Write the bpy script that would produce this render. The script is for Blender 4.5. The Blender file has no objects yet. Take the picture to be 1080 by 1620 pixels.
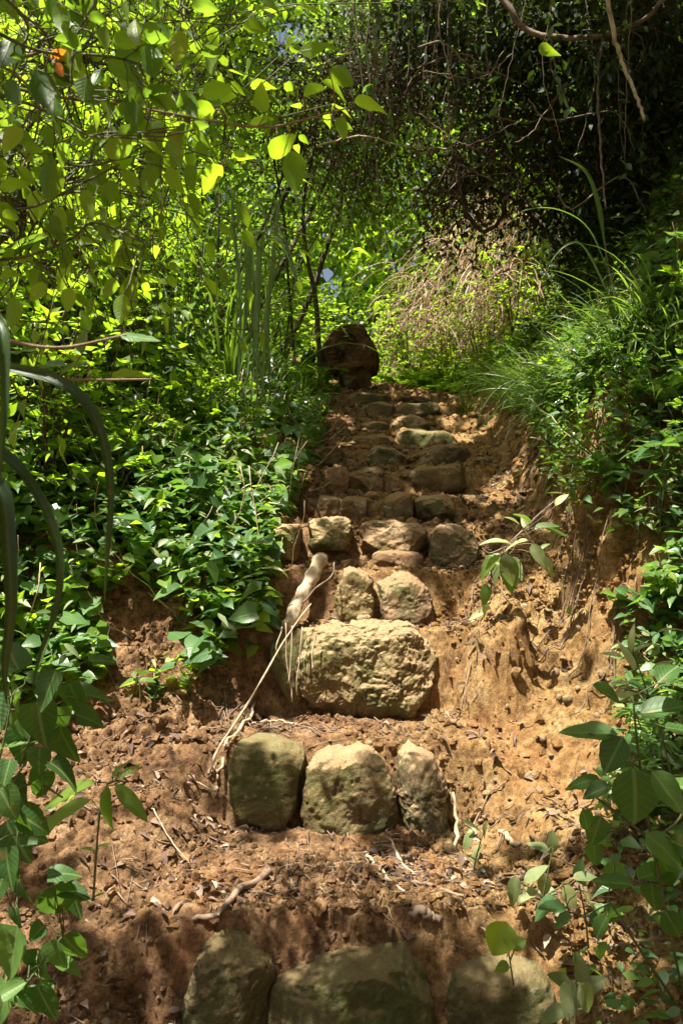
import bpy, math, random
import numpy as np
from mathutils import Vector, Matrix
R = math.radians
sc = bpy.context.scene
col = sc.collection

# ------------------------------------------------------------------ camera, world, sun, exposure
EYE = 1.3; FPX = 1350.0; CXP, CYP = 540.0, 810.0
cam_d = bpy.data.cameras.new('camera'); cam = bpy.data.objects.new('camera', cam_d); col.objects.link(cam)
cam_d.sensor_fit = 'VERTICAL'; cam_d.sensor_height = 36; cam_d.lens = FPX/1620*36
cam.location = (0, 0, EYE); cam.rotation_euler = (R(90), 0, 0)
cam_d.clip_start = .05; cam_d.clip_end = 400
cam_d.dof.use_dof = True; cam_d.dof.focus_distance = 2.9; cam_d.dof.aperture_fstop = 13.0
sc.camera = cam
SUNV = np.array([-.27, -.19, .93]); SUNV /= np.linalg.norm(SUNV)
world = bpy.data.worlds.new('World'); sc.world = world; world.use_nodes = True
wn = world.node_tree.nodes; wl = world.node_tree.links
bg = wn['Background']; sky = wn.new('ShaderNodeTexSky'); sky.sky_type = 'NISHITA'; sky.sun_disc = False
sky.sun_elevation = math.asin(SUNV[2]); sky.sun_rotation = math.atan2(SUNV[0], SUNV[1])
sky.dust_density = 7.0; sky.air_density = 1.0
wl.new(sky.outputs[0], bg.inputs[0]); bg.inputs[1].default_value = .052
sun_d = bpy.data.lights.new('sun', 'SUN'); sun_d.energy = 5.0; sun_d.angle = R(.53); sun_d.color = (1, .94, .82)
sun = bpy.data.objects.new('sun', sun_d); col.objects.link(sun)
sun.rotation_euler = Vector(SUNV.tolist()).to_track_quat('Z', 'Y').to_euler()
sc.view_settings.view_transform = 'Standard'; sc.view_settings.look = 'None'
sc.view_settings.exposure = 1.58; sc.view_settings.gamma = 1
sc.cycles.max_bounces = 8; sc.cycles.diffuse_bounces = 4; sc.cycles.transmission_bounces = 5
sc.cycles.glossy_bounces = 2; sc.cycles.use_denoising = True
sc.cycles.sample_clamp_indirect = 6

# ------------------------------------------------------------------ numpy noise
def _h(ix, iy, iz, seed):
    n = (ix*374761393 + iy*668265263 + iz*2147483647 + seed*1274126177) & 0xffffffff
    n = ((n ^ (n >> 13))*1274126177) & 0xffffffff
    n = ((n ^ (n >> 16))*2246822519) & 0xffffffff
    return ((n ^ (n >> 15)) & 0xffff)/65535.0
def vnoise(p, seed=0):
    i = np.floor(p).astype(np.int64); f = p-i; f = f*f*f*(f*(f*6-15)+10); out = 0
    for a in (0, 1):
        wx = f[:, 0] if a else 1-f[:, 0]
        for b in (0, 1):
            wy = f[:, 1] if b else 1-f[:, 1]
            for c in (0, 1):
                wz = f[:, 2] if c else 1-f[:, 2]
                out = out + wx*wy*wz*_h(i[:, 0]+a, i[:, 1]+b, i[:, 2]+c, seed)
    return out*2-1
ROT = np.array([[.8, .6, 0], [-.48, .64, .6], [.36, -.48, .8]])
def fbm(p, scale, octs=4, seed=0, gain=.5):
    q = p/scale; a = 1; s = 0
    for k in range(octs):
        s = s+a*vnoise(q, seed+k); q = (q@ROT)*2.03+7.1; a *= gain
    return s
def sstep(a, b, x):
    t = np.clip((x-a)/(b-a), 0, 1); return t*t*(3-2*t)
def W3(px, py, Y):
    return np.array([(px-CXP)/FPX*Y, Y, EYE-(py-CYP)/FPX*Y])
def proj(P):
    Y = np.maximum(P[..., 1], .05)
    return CXP+P[..., 0]/Y*FPX, CYP-(P[..., 2]-EYE)/Y*FPX

# ------------------------------------------------------------------ terrain
ROWS = [(1.80, .19, .44), (2.35, .43, .655), (2.68, .66, .935), (2.87, .93, 1.11), (3.17, 1.11, 1.262),
        (3.52, 1.25, 1.368), (3.87, 1.37, 1.508), (4.32, 1.525, 1.637), (4.77, 1.66, 1.758),
        (5.27, 1.79, 1.905), (5.82, 1.93, 2.045), (6.37, 2.08, 2.197)]
pk = [(-30, -9.0), (-3, -1.3), (1.6, .17)]; sk = [(-30, -9.0), (-3, -1.3), (1.6, .2)]
for d, a, b in ROWS:
    pk += [(d+.0, a), (d+.075, b-.015)]; sk += [(d, (a+b)/2)]
tail = [(8, 2.50), (9, 2.66), (10.5, 2.62), (14, 2.2), (25, .6), (70, -6)]
pk += tail; sk += tail
PY, PZ = np.array(pk).T; SY, SZ = np.array(sk).T
EY = [-30, 0, 1.7, 2.35, 2.65, 3.15, 4.3, 6.35, 8, 10, 70]
XL = [-.5, -.4, -.37, -.34, -.26, -.30, -.18, -.12, -.05, .2, .2]
XR = [.6, .5, .45, .34, .34, .5, .66, .93, 1.15, 1.6, 2]
def ground(x, y):
    x = np.asarray(x, float); y = np.asarray(y, float)
    xl = np.interp(y, EY, XL); xr = np.interp(y, EY, XR)
    zp = np.interp(y, PY, PZ); zs = np.interp(y, SY, SZ)
    out = np.maximum(xl-x, x-xr); w = sstep(-.02, .16, out)
    z = zp*(1-w)+zs*w
    dl = np.maximum(xl-x, 0); dr = np.maximum(x-xr, 0)
    al = np.interp(y, [1.5, 2.6, 3.5, 6], [.14, .2, .34, .5])
    z = z+al*np.minimum(dl, 3)+.45*np.clip(dl-.9, 0, 4)+.1*np.maximum(dl-5, 0)
    g = np.interp(y, [1.5, 2.2, 2.7, 3.0, 3.5, 4.5, 6], [.5, .42, .32, .28, .16, .06, .04])
    hw = np.interp(y, [1.5, 2.3, 2.6, 2.9, 3.3, 3.8, 4.5, 6.5, 8], [.05, .08, .36, .60, .36, .18, .15, .1, .1])
    z = z+.36*np.minimum(dr, g)+hw*sstep(0, .17, dr-g)+.7*np.clip(dr-g-.12, 0, 3)+1.3*np.clip(dr-g-.7, 0, 2.6)+.1*np.maximum(dr-4, 0)
    # rounded clay mound and wash gullies on the right
    q = np.sqrt(((x-.475)/.125)**2+((y-2.62)/.14)**2); z = z+.19*(1-sstep(.5, 1.08, q))
    m = np.exp(-(((x-.30)/.05)**2+((y-2.55)/.10)**2)); z = z+.05*m
    return z
def axis(segs):
    out = [segs[0][0]]
    for a, b, s0, s1 in segs:
        x = a
        while x < b-1e-6:
            t = (x-a)/(b-a); x += s0+(s1-s0)*t; out.append(min(x, b))
    return np.array(sorted(set(np.round(out, 5))))
ax = axis([(-60, -8, 6, 1.0), (-8, -2, .7, .1), (-2, -.9, .05, .014), (-.9, 1.25, .0085, .0085), (1.25, 2.5, .014, .06), (2.5, 8, .1, .7), (8, 60, 1, 6)])
ay = axis([(-30, -2, 4, .6), (-2, 1.2, .3, .02), (1.2, 3.4, .0085, .0085), (3.4, 7, .01, .03), (7, 12, .04, .2), (12, 70, .4, 6)])
def surf_noise(P, x, y):
    near = np.exp(-np.maximum(y-8, 0)/3)
    xl = np.interp(y, EY, XL); xr = np.interp(y, EY, XR)
    onp = sstep(.12, -.05, np.maximum(xl-x, x-xr))
    n1 = fbm(P, .55, 3, 11)*.024*(1-.75*onp)
    n2 = fbm(P, .13, 5, 21, .62)*.013*(1-.35*onp)
    n3 = (.3-np.abs(fbm(P, .05, 3, 31, .6)))*.012*(1-.55*sstep(.1, .3, x-xr))
    n4 = fbm(P, .022, 2, 41)*.0045
    rg = np.abs(fbm(P*np.array([1, 1, .22]), .15, 4, 51, .6))*(.022+.05*sstep(.22, .4, x-xr))*sstep(.05, .3, x-xr)*(1-.5*onp)
    clod = sstep(.1, .7, fbm(P, .05, 3, 66, .6))*.018*sstep(.0, .25, xl-x)
    return (n1+n2+n3+n4-rg+clod)*near
def build_terrain():
    X, Y = np.meshgrid(ax, ay); x = X.ravel(); y = Y.ravel(); z = ground(x, y)
    nx, ny = len(ax), len(ay)
    e = .02
    gx = (ground(x+e, y)-ground(x-e, y))/(2*e); gy = (ground(x, y+e)-ground(x, y-e))/(2*e)
    N = np.stack([-gx, -np.clip(gy, -1, 1), np.ones_like(x)], 1); N /= np.linalg.norm(N, axis=1)[:, None]
    P = np.stack([x, y, z], 1)
    P = P+N*surf_noise(P, x, y)[:, None]
    idx = np.arange(nx*ny).reshape(ny, nx)
    F = np.stack([idx[:-1, :-1], idx[:-1, 1:], idx[1:, 1:], idx[1:, :-1]], -1).reshape(-1, 4)
    return P, F
def mesh_from(name, V, loops, starts, smooth=True, mat=None, uv=None, var=None):
    me = bpy.data.meshes.new(name)
    me.vertices.add(len(V)); me.vertices.foreach_set('co', np.asarray(V, np.float32).ravel())
    me.loops.add(len(loops)); me.loops.foreach_set('vertex_index', np.asarray(loops, np.int32).ravel())
    me.polygons.add(len(starts)); me.polygons.foreach_set('loop_start', np.asarray(starts, np.int32))
    if uv is not None:
        l = me.uv_layers.new(name='uv'); l.data.foreach_set('uv', np.asarray(uv, np.float32)[loops].ravel())
    if var is not None:
        a = me.attributes.new('var', 'FLOAT', 'POINT'); a.data.foreach_set('value', np.asarray(var, np.float32))
    me.update(calc_edges=True)
    me.polygons.foreach_set('use_smooth', [smooth]*len(me.polygons))
    if mat: me.materials.append(mat)
    return me
def quads(name, V, F, **k):
    F = np.asarray(F); return mesh_from(name, V, F.ravel(), np.arange(len(F))*F.shape[1], **k)
def link(name, me, loc=(0, 0, 0), parent=None):
    o = bpy.data.objects.new(name, me); col.objects.link(o); o.location = loc
    if parent: o.parent = parent
    return o
def tag(o, label=None, cat=None, group=None, kind=None):
    if label: o['label'] = label
    if cat: o['category'] = cat
    if group: o['group'] = group
    if kind: o['kind'] = kind
    return o
def empty(name, loc=(0, 0, 0)):
    o = bpy.data.objects.new(name, None); col.objects.link(o); o.location = loc; o.empty_display_size = .1; return o

# ------------------------------------------------------------------ materials
def nt(name):
    m = bpy.data.materials.new(name); m.use_nodes = True; t = m.node_tree; return m, t, t.nodes, t.links, t.nodes['Principled BSDF']
def noise(n, l, vec, scale, detail=4, rough=.55):
    t = n.new('ShaderNodeTexNoise'); t.inputs['Scale'].default_value = scale; t.inputs['Detail'].default_value = detail
    t.inputs['Roughness'].default_value = rough; l.new(vec, t.inputs['Vector']); return t.outputs[0]
def ramp(n, l, src, stops):
    r = n.new('ShaderNodeValToRGB'); e = r.color_ramp.elements
    while len(e) < len(stops): e.new(.5)
    for q, (p, c) in zip(e, stops): q.position = p; q.color = (*c, 1) if len(c) == 3 else c
    l.new(src, r.inputs[0]); return r.outputs[0]
def g3(v): return (v, v, v)
def mixc(n, l, fac, a, b, mode='MIX'):
    m = n.new('ShaderNodeMix'); m.data_type = 'RGBA'; m.blend_type = mode
    for s, v in ((0, fac), (6, a), (7, b)):
        if hasattr(v, 'is_output'): l.new(v, m.inputs[s])
        else: m.inputs[s].default_value = v if not isinstance(v, tuple) else (*v, 1)
    return m.outputs[2]
def bump(n, l, h, strength, dist, prev=None):
    b = n.new('ShaderNodeBump'); b.inputs['Strength'].default_value = strength; b.inputs['Distance'].default_value = dist
    l.new(h, b.inputs['Height'])
    if prev: l.new(prev, b.inputs['Normal'])
    return b.outputs[0]
def earth_mat(name):
    m, t, n, l, b = nt(name)
    g = n.new('ShaderNodeNewGeometry'); pos = g.outputs['Position']
    sep = n.new('ShaderNodeSeparateXYZ'); l.new(pos, sep.inputs[0])
    # clay is ochre to the right of the steps, redder humus to the left
    nb = noise(n, l, pos, 1.6, 5)
    mm = n.new('ShaderNodeMath'); mm.operation = 'MULTIPLY_ADD'; l.new(nb, mm.inputs[0]); mm.inputs[1].default_value = 1.1; l.new(sep.outputs[0], mm.inputs[2])
    side = n.new('ShaderNodeMapRange'); side.inputs['From Min'].default_value = .45; side.inputs['From Max'].default_value = 1.05
    l.new(mm.outputs[0], side.inputs['Value'])
    n1 = noise(n, l, pos, 14, 6, .65); n2 = noise(n, l, pos, 70, 4, .7)
    red = ramp(n, l, n1, [(.28, (.09, .052, .03)), (.5, (.29, .165, .082)), (.72, (.53, .35, .19))])
    och = ramp(n, l, n1, [(.28, (.24, .125, .045)), (.5, (.43, .26, .105)), (.72, (.58, .41, .20))])
    c = mixc(n, l, side.outputs[0], red, och)
    c = mixc(n, l, .8, c, ramp(n, l, n2, [(.34, g3(.3)), (.5, g3(.95)), (.68, g3(1.45))]), 'MULTIPLY')
    # iron stained streaks
    st = noise(n, l, pos, 4.2, 3); c = mixc(n, l, ramp(n, l, st, [(.52, g3(0)), (.7, g3(.4))]), c, (.38, .17, .065))
    l.new(c, b.inputs['Base Color']); b.inputs['Roughness'].default_value = .95; b.inputs['Specular IOR Level'].default_value = .15
    h = bump(n, l, noise(n, l, pos, 60, 6, .75), 1, .02); h = bump(n, l, noise(n, l, pos, 260, 3, .7), 1, .006, h)
    l.new(h, b.inputs['Normal']); return m
def rock_mat(name, c0, c1, c2, moss=.35, dust=.5, red=0.0, seed=0.0):
    m, t, n, l, b = nt(name)
    g = n.new('ShaderNodeNewGeometry'); pos0 = g.outputs['Position']
    ad = n.new('ShaderNodeVectorMath'); ad.operation = 'ADD'; ad.inputs[1].default_value = (seed, seed*2, 0); l.new(pos0, ad.inputs[0]); pos = ad.outputs[0]
    n1 = noise(n, l, pos, 11, 6, .62)
    c = ramp(n, l, n1, [(.3, c0), (.5, c1), (.7, c2)])
    oi = n.new('ShaderNodeObjectInfo'); c = mixc(n, l, 1.0, c, ramp(n, l, oi.outputs['Random'], [(0, (.68, .70, .72)), (.35, (1.0, .92, .80)), (.7, (.85, .9, .82)), (1, (1.22, 1.12, .98))]), 'MULTIPLY')
    wv = n.new('ShaderNodeTexNoise'); wv.inputs['Scale'].default_value = 9; l.new(pos, wv.inputs['Vector'])
    wa = n.new('ShaderNodeVectorMath'); wa.operation = 'MULTIPLY_ADD'; wa.inputs[1].default_value = (.09, .09, .09); l.new(wv.outputs[1], wa.inputs[0]); l.new(pos, wa.inputs[2])
    ck = n.new('ShaderNodeTexVoronoi'); ck.feature = 'DISTANCE_TO_EDGE'; ck.inputs['Scale'].default_value = 6.5; l.new(wa.outputs[0], ck.inputs['Vector'])
    crack = ramp(n, l, ck.outputs[0], [(.0, g3(0)), (.022, g3(1))]); c = mixc(n, l, .55, c, crack, 'MULTIPLY')
    sp = noise(n, l, pos, 95, 4, .7)
    c = mixc(n, l, .6, c, ramp(n, l, sp, [(.3, g3(.45)), (.52, g3(1)), (.75, g3(1.4))]), 'MULTIPLY')
    mo = noise(n, l, pos, 6.0, 6, .7)
    c = mixc(n, l, ramp(n, l, mo, [(.60-moss*.35, g3(0)), (.74-moss*.35, g3(.8))]), c, mixc(n, l, sp, (.055, .075, .018), (.17, .20, .06)))
    # lichen spots
    vo = n.new('ShaderNodeTexVoronoi'); vo.inputs['Scale'].default_value = 38; l.new(pos, vo.inputs['Vector'])
    li = mixc(n, l, 1.0, ramp(n, l, vo.outputs['Distance'], [(.14, g3(.5)), (.26, g3(0))]), ramp(n, l, n1, [(.45, g3(0)), (.6, g3(1))]), 'MULTIPLY')
    c = mixc(n, l, li, c, (.42, .44, .34))
    # soil that has settled on the ledges
    sepn = n.new('ShaderNodeSeparateXYZ'); l.new(g.outputs['Normal'], sepn.inputs[0])
    ma = n.new('ShaderNodeMath'); ma.operation = 'MULTIPLY_ADD'; l.new(noise(n, l, pos, 20, 4), ma.inputs[0]); ma.inputs[1].default_value = .9; l.new(sepn.outputs[2], ma.inputs[2])
    c = mixc(n, l, ramp(n, l, ma.outputs[0], [(.80, g3(0)), (1.0, g3(dust))]), c, (.56, .39, .22))
    # soil stain splashed up at the foot, by a patchy noise
    if red > 0: c = mixc(n, l, ramp(n, l, noise(n, l, pos, 5, 3), [(.40, g3(0)), (.62, g3(red))]), c, (.33, .185, .095))
    l.new(c, b.inputs['Base Color']); b.inputs['Roughness'].default_value = .92; b.inputs['Specular IOR Level'].default_value = .2
    h = bump(n, l, crack, .6, .006); h = bump(n, l, noise(n, l, pos, 45, 8, .75), 1, .018, h); h = bump(n, l, noise(n, l, pos, 210, 3, .7), .9, .005, h)
    l.new(h, b.inputs['Normal']); return m
def leaf_mat(name, stops, trans, tfac=.45, rough=.42, spec=.5, vein=.25):
    m, t, n, l, b = nt(name)
    at = n.new('ShaderNodeAttribute'); at.attribute_name = 'var'
    uv = n.new('ShaderNodeUVMap'); se = n.new('ShaderNodeSeparateXYZ'); l.new(uv.outputs[0], se.inputs[0])
    c = ramp(n, l, at.outputs['Fac'], stops)
    g = n.new('ShaderNodeNewGeometry')
    sp = noise(n, l, g.outputs['Position'], 42, 2); c = mixc(n, l, ramp(n, l, sp, [(.66, g3(0)), (.70, g3(.8))]), c, (.16, .10, .035))
    bl = noise(n, l, g.outputs['Position'], 60, 3); c = mixc(n, l, .35, c, ramp(n, l, bl, [(.3, g3(.7)), (.7, g3(1.3))]), 'MULTIPLY')
    # midrib and side veins from the leaf's own coordinates
    d = n.new('ShaderNodeMath'); d.operation = 'SUBTRACT'; l.new(se.outputs[1], d.inputs[0]); d.inputs[1].default_value = .5
    ab = n.new('ShaderNodeMath'); ab.operation = 'ABSOLUTE'; l.new(d.outputs[0], ab.inputs[0])
    rib = ramp(n, l, ab.outputs[0], [(.02, g3(1)), (.055, g3(0))])
    k = n.new('ShaderNodeMath'); k.operation = 'MULTIPLY_ADD'; l.new(ab.outputs[0], k.inputs[0]); k.inputs[1].default_value = -.55; l.new(se.outputs[0], k.inputs[2])
    k2 = n.new('ShaderNodeMath'); k2.operation = 'MULTIPLY'; l.new(k.outputs[0], k2.inputs[0]); k2.inputs[1].default_value = 7
    k3 = n.new('ShaderNodeMath'); k3.operation = 'FRACT'; l.new(k2.outputs[0], k3.inputs[0])
    sv = ramp(n, l, k3.outputs[0], [(.0, g3(.6)), (.1, g3(0)), (.9, g3(0)), (1, g3(.6))])
    vv = mixc(n, l, 1.0, rib, sv, 'LIGHTEN')
    vm = mixc(n, l, 1.0, vv, (vein,)*3, 'MULTIPLY')
    c = mixc(n, l, vm, c, (.22, .30, .10))
    l.new(c, b.inputs['Base Color']); b.inputs['Roughness'].default_value = rough; b.inputs['Specular IOR Level'].default_value = spec
    hb = bump(n, l, vv, .3, .002); l.new(hb, b.inputs['Normal'])
    if tfac > 0:
        tr = n.new('ShaderNodeBsdfTranslucent')
        tc = mixc(n, l, .75, trans, ramp(n, l, at.outputs['Fac'], [(0, g3(.5)), (.5, g3(.9)), (1, g3(1.25))]), 'MULTIPLY'); l.new(tc, tr.inputs[0])
        mx = n.new('ShaderNodeMixShader'); mx.inputs[0].default_value = tfac
        l.new(b.outputs[0], mx.inputs[1]); l.new(tr.outputs[0], mx.inputs[2])
        l.new(mx.outputs[0], n['Material Output'].inputs[0])
    return m
def bark_mat(name, c0, c1, rough=.85):
    m, t, n, l, b = nt(name)
    g = n.new('ShaderNodeNewGeometry'); a = noise(n, l, g.outputs['Position'], 35, 5, .65)
    l.new(ramp(n, l, a, [(.3, c0), (.7, c1)]), b.inputs['Base Color']); b.inputs['Roughness'].default_value = rough
    l.new(bump(n, l, noise(n, l, g.outputs['Position'], 120, 4, .7), .6, .004), b.inputs['Normal']); return m
M = {}
M['earth'] = earth_mat('earth')
M['rock_ochre'] = rock_mat('rock_ochre', (.13, .10, .045), (.27, .215, .11), (.44, .36, .205), .36, .8, .3)
M['rock_moss'] = rock_mat('rock_moss', (.07, .065, .03), (.16, .145, .07), (.29, .26, .14), .66, .32, .25, 3.1)
M['rock_grey'] = rock_mat('rock_grey', (.095, .072, .042), (.22, .165, .10), (.36, .29, .185), .36, .6, .6, 7.7)
M['rock_red'] = rock_mat('rock_red', (.13, .08, .045), (.28, .18, .105), (.42, .30, .185), .12, .5, .9, 1.7)
M['rock_dark'] = rock_mat('rock_dark', (.03, .018, .01), (.075, .04, .02), (.14, .08, .04), .15, .3, .7, 5.5)  # darkened to put the standing boulder's shade into the colour
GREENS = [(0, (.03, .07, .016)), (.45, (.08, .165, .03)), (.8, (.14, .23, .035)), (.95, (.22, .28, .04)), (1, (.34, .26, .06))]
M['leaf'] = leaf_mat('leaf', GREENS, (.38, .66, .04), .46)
M['leaf_cool'] = leaf_mat('leaf_cool', [(0, (.03, .078, .03)), (.5, (.068, .15, .052)), (.85, (.11, .21, .07)), (1, (.17, .24, .08))], (.26, .5, .06), .32, .34, .7)
M['leaf_bright'] = leaf_mat('leaf_bright', [(0, (.045, .115, .016)), (.5, (.10, .20, .025)), (1, (.23, .32, .04))], (.52, .80, .03), .52)
M['leaf_shaded'] = leaf_mat('leaf_shaded', [(0, (.010, .018, .008)), (.6, (.022, .042, .014)), (1, (.05, .08, .02))], (.10, .16, .02), .22, .55, .22)  # greens darkened: the upper right hollow's shade is put into the leaf colour
M['leaf_crown'] = leaf_mat('leaf_crown', [(0, (.03, .055, .012)), (1, (.08, .14, .02))], (.2, .34, .03), .3)
M['leaf_pale'] = leaf_mat('leaf_pale', [(0, (.09, .13, .05)), (.5, (.17, .22, .09)), (1, (.36, .38, .16))], (.4, .5, .12), .3, .5)
M['litter'] = leaf_mat('litter', [(0, (.04, .025, .02)), (.45, (.11, .065, .045)), (.8, (.22, .145, .11)), (.95, (.36, .27, .2)), (1, (.52, .45, .35))], (.3, .18, .08), .12, .7, .25, .1)
M['straw'] = leaf_mat('straw', [(0, (.12, .068, .042)), (.5, (.33, .215, .145)), (1, (.56, .45, .33))], (.5, .32, .16), .3, .6, .3, 0)
M['blade'] = leaf_mat('blade', [(0, (.025, .06, .015)), (.6, (.06, .12, .02)), (1, (.14, .20, .04))], (.30, .5, .04), .35, .34, .6, .12)
M['blade_near'] = leaf_mat('blade_near', [(0, (.012, .035, .010)), (1, (.06, .12, .03))], (.10, .22, .02), .2, .4, .45, .2)
M['leaf_pale_blade'] = leaf_mat('leaf_pale_blade', [(0, (.08, .15, .06)), (1, (.24, .34, .16))], (.30, .5, .10), .3, .28, .8, .12)
M['leaf_near'] = leaf_mat('leaf_near', [(0, (.022, .062, .018)), (.5, (.05, .125, .03)), (1, (.12, .22, .05))], (.26, .52, .05), .36, .48, .4, .75)
M['orange'] = leaf_mat('orange_leaf', [(0, (.55, .16, .02)), (1, (.7, .3, .03))], (.9, .35, .03), .5)
M['stem'] = bark_mat('green_stem', (.05, .06, .02), (.13, .14, .05), .6)
M['bark'] = bark_mat('bark', (.035, .025, .016), (.12, .09, .06))
M['vine'] = bark_mat('vine_bark', (.07, .05, .035), (.24, .175, .12))
M['drywood'] = bark_mat('dry_wood', (.24, .17, .10), (.58, .47, .32))
M['twig'] = bark_mat('twig_wood', (.11, .07, .045), (.32, .23, .16))

# ------------------------------------------------------------------ ground object
TP, TF = build_terrain()
gobj = link('ground', quads('ground', TP, TF, mat=M['earth'])); tag(gobj, 'red and ochre clay ground', None, None, 'structure')

# ------------------------------------------------------------------ leaf, blade, tube builders
def tmpl(ts, hw, back=0):
    V = [(0, 0)]; n = len(ts)
    for k in range(1, n-1):
        te = ts[k]-(back if k == 1 else 0); V += [(te, -hw[k]), (ts[k], 0), (te, hw[k])]
    V.append((1, 0)); tip = len(V)-1; F = [(0, 2, 1), (0, 3, 2)]
    for k in range(n-3):
        a = 1+3*k; F += [(a, a+1, a+4, a+3), (a+1, a+2, a+5, a+4)]
    a = 1+3*(n-3); F += [(a, a+1, tip), (a+1, a+2, tip)]
    return np.array(V, float), F
def tmpl_hi(back, peak, k=11):
    ts = np.linspace(0, 1, k); f = lambda t: .5*np.sin(np.pi*np.clip(t, 0, 1)**peak)**.8
    V = [(0, 0)]
    for i in range(1, k-1):
        t = ts[i]; w = f(t)
        for v in (-1, -.55, 0, .55, 1): V.append((t-back*max(0, 1-t/.4)*abs(v)**1.5, v*w))
    V.append((1, 0)); tip = len(V)-1; F = [(0, 1+j+1, 1+j) for j in range(4)]
    for i in range(k-3):
        a = 1+5*i; F += [(a+j, a+j+1, a+j+6, a+j+5) for j in range(4)]
    a = 1+5*(k-3); F += [(a+j, a+j+1, tip) for j in range(4)]
    return np.array(V, float), F
T = {'heart_hi': tmpl_hi(.15, .5), 'ovate_hi': tmpl_hi(0, .72), 'lance_hi': tmpl_hi(0, .8), 'ovate': tmpl([0, .1, .3, .55, .8, 1], [0, .30, .5, .42, .18, 0]),
     'heart': tmpl([0, .08, .28, .52, .78, 1], [0, .40, .5, .40, .17, 0], .14),
     'lance': tmpl([0, .15, .4, .7, 1], [0, .36, .5, .32, 0]),
     'mid': tmpl([0, .3, .7, 1], [0, .5, .33, 0]),
     'simple': (np.array([(0, 0), (.42, -.5), (1, 0), (.42, .5)]), [(0, 2, 1), (0, 3, 2)])}
def nrm(v): return v/np.maximum(np.linalg.norm(v, axis=-1, keepdims=True), 1e-9)
def leaf_arrays(P, A, N, L, Wd, var, tm='ovate', curl=.25, fold=.22, rng=None):
    P, A, N = (np.asarray(q, float).reshape(-1, 3) for q in (P, A, N)); n = len(P)
    L = np.broadcast_to(np.asarray(L, float), n); Wd = np.broadcast_to(np.asarray(Wd, float), n)
    rng = rng or np.random.default_rng(5)
    A = nrm(A); B = nrm(np.cross(N, A)); N = np.cross(A, B)
    V, F = T[tm]; t = V[:, 0]; v = V[:, 1]
    cu = curl*(rng.random(n)*1.6-.2); fo = fold*(rng.random(n)*1.5); tw = rng.normal(0, .12, n)
    rip = rng.normal(0, .06 if len(V) < 30 else .03, (n, len(V)))
    w = (fo*Wd)[:, None]*np.abs(v)*2 - (cu*L)[:, None]*t**2 + tw[:, None]*v*Wd[:, None]*t*2 + rip*Wd[:, None]*np.abs(v)*2
    X = P[:, None]+A[:, None]*(t[None, :, None]*L[:, None, None])+B[:, None]*((v[None, :]+0*w)*Wd[:, None])[..., None]+N[:, None]*w[..., None]
    return X, var, tm
def leaves_mesh(name, chunks, mat):
    Vs, Ls, Ss, Us, Rs = [], [], [], [], []; vo = 0; lo = 0
    for X, var, tm in chunks:
        V, F = T[tm]; n, k = X.shape[:2]; Vs.append(X.reshape(-1, 3))
        fl = np.array([i for f in F for i in f]); lens = np.array([len(f) for f in F]); st = np.concatenate([[0], np.cumsum(lens)[:-1]])
        Ls.append((fl[None]+(np.arange(n)*k)[:, None]+vo).ravel()); Ss.append((st[None]+(np.arange(n)*len(fl))[:, None]+lo).ravel())
        u = np.stack([V[:, 0], V[:, 1]+.5], 1); Us.append(np.tile(u, (n, 1))); Rs.append(np.repeat(np.broadcast_to(var, n), k))
        vo += n*k; lo += n*len(fl)
    return mesh_from(name, np.concatenate(Vs), np.concatenate(Ls), np.concatenate(Ss), True, mat, np.concatenate(Us), np.concatenate(Rs))
def blades_mesh(name, P, az, L, Wd, th0, th1, var, mat, seg=7, pw=.8, rng=None):
    """curved strap blades: angle from vertical runs th0 -> th1 along the blade"""
    P = np.asarray(P, float); n = len(P); s = np.linspace(0, 1, seg+1)
    th = th0[:, None]+(th1-th0)[:, None]*s[None]**pw
    az = az[:, None]+(rng.normal(0, .35, n)[:, None]*s[None]**2 if rng is not None else 0*s[None])
    d = np.stack([np.sin(th)*np.cos(az), np.sin(th)*np.sin(az), np.cos(th)], -1)
    step = d[:, :-1]*(L/seg)[:, None, None]
    C = np.concatenate([np.zeros((n, 1, 3)), np.cumsum(step, 1)], 1)+P[:, None]
    side = np.stack([-np.sin(az), np.cos(az), 0*az], -1); up = nrm(np.cross(d, side))
    w = (np.clip(.35+2.2*s, 0, 1)*(1-s**2.2)+.02)[None]*Wd[:, None]*.5
    V = np.stack([C-side*w[..., None]+up*w[..., None]*-.5, C, C+side*w[..., None]+up*w[..., None]*-.5], 2)
    idx = np.arange(n*(seg+1)*3).reshape(n, seg+1, 3)
    F = np.concatenate([np.stack([idx[:, :-1, a], idx[:, :-1, a+1], idx[:, 1:, a+1], idx[:, 1:, a]], -1).reshape(-1, 4) for a in (0, 1)])
    uv = np.stack([np.broadcast_to(s[None, :, None], (n, seg+1, 3)), np.broadcast_to(np.array([0, .5, 1])[None, None], (n, seg+1, 3))], -1).reshape(-1, 2)
    return quads(name, V.reshape(-1, 3), F, mat=mat, uv=uv, var=np.repeat(np.broadcast_to(var, n), (seg+1)*3))
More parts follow.
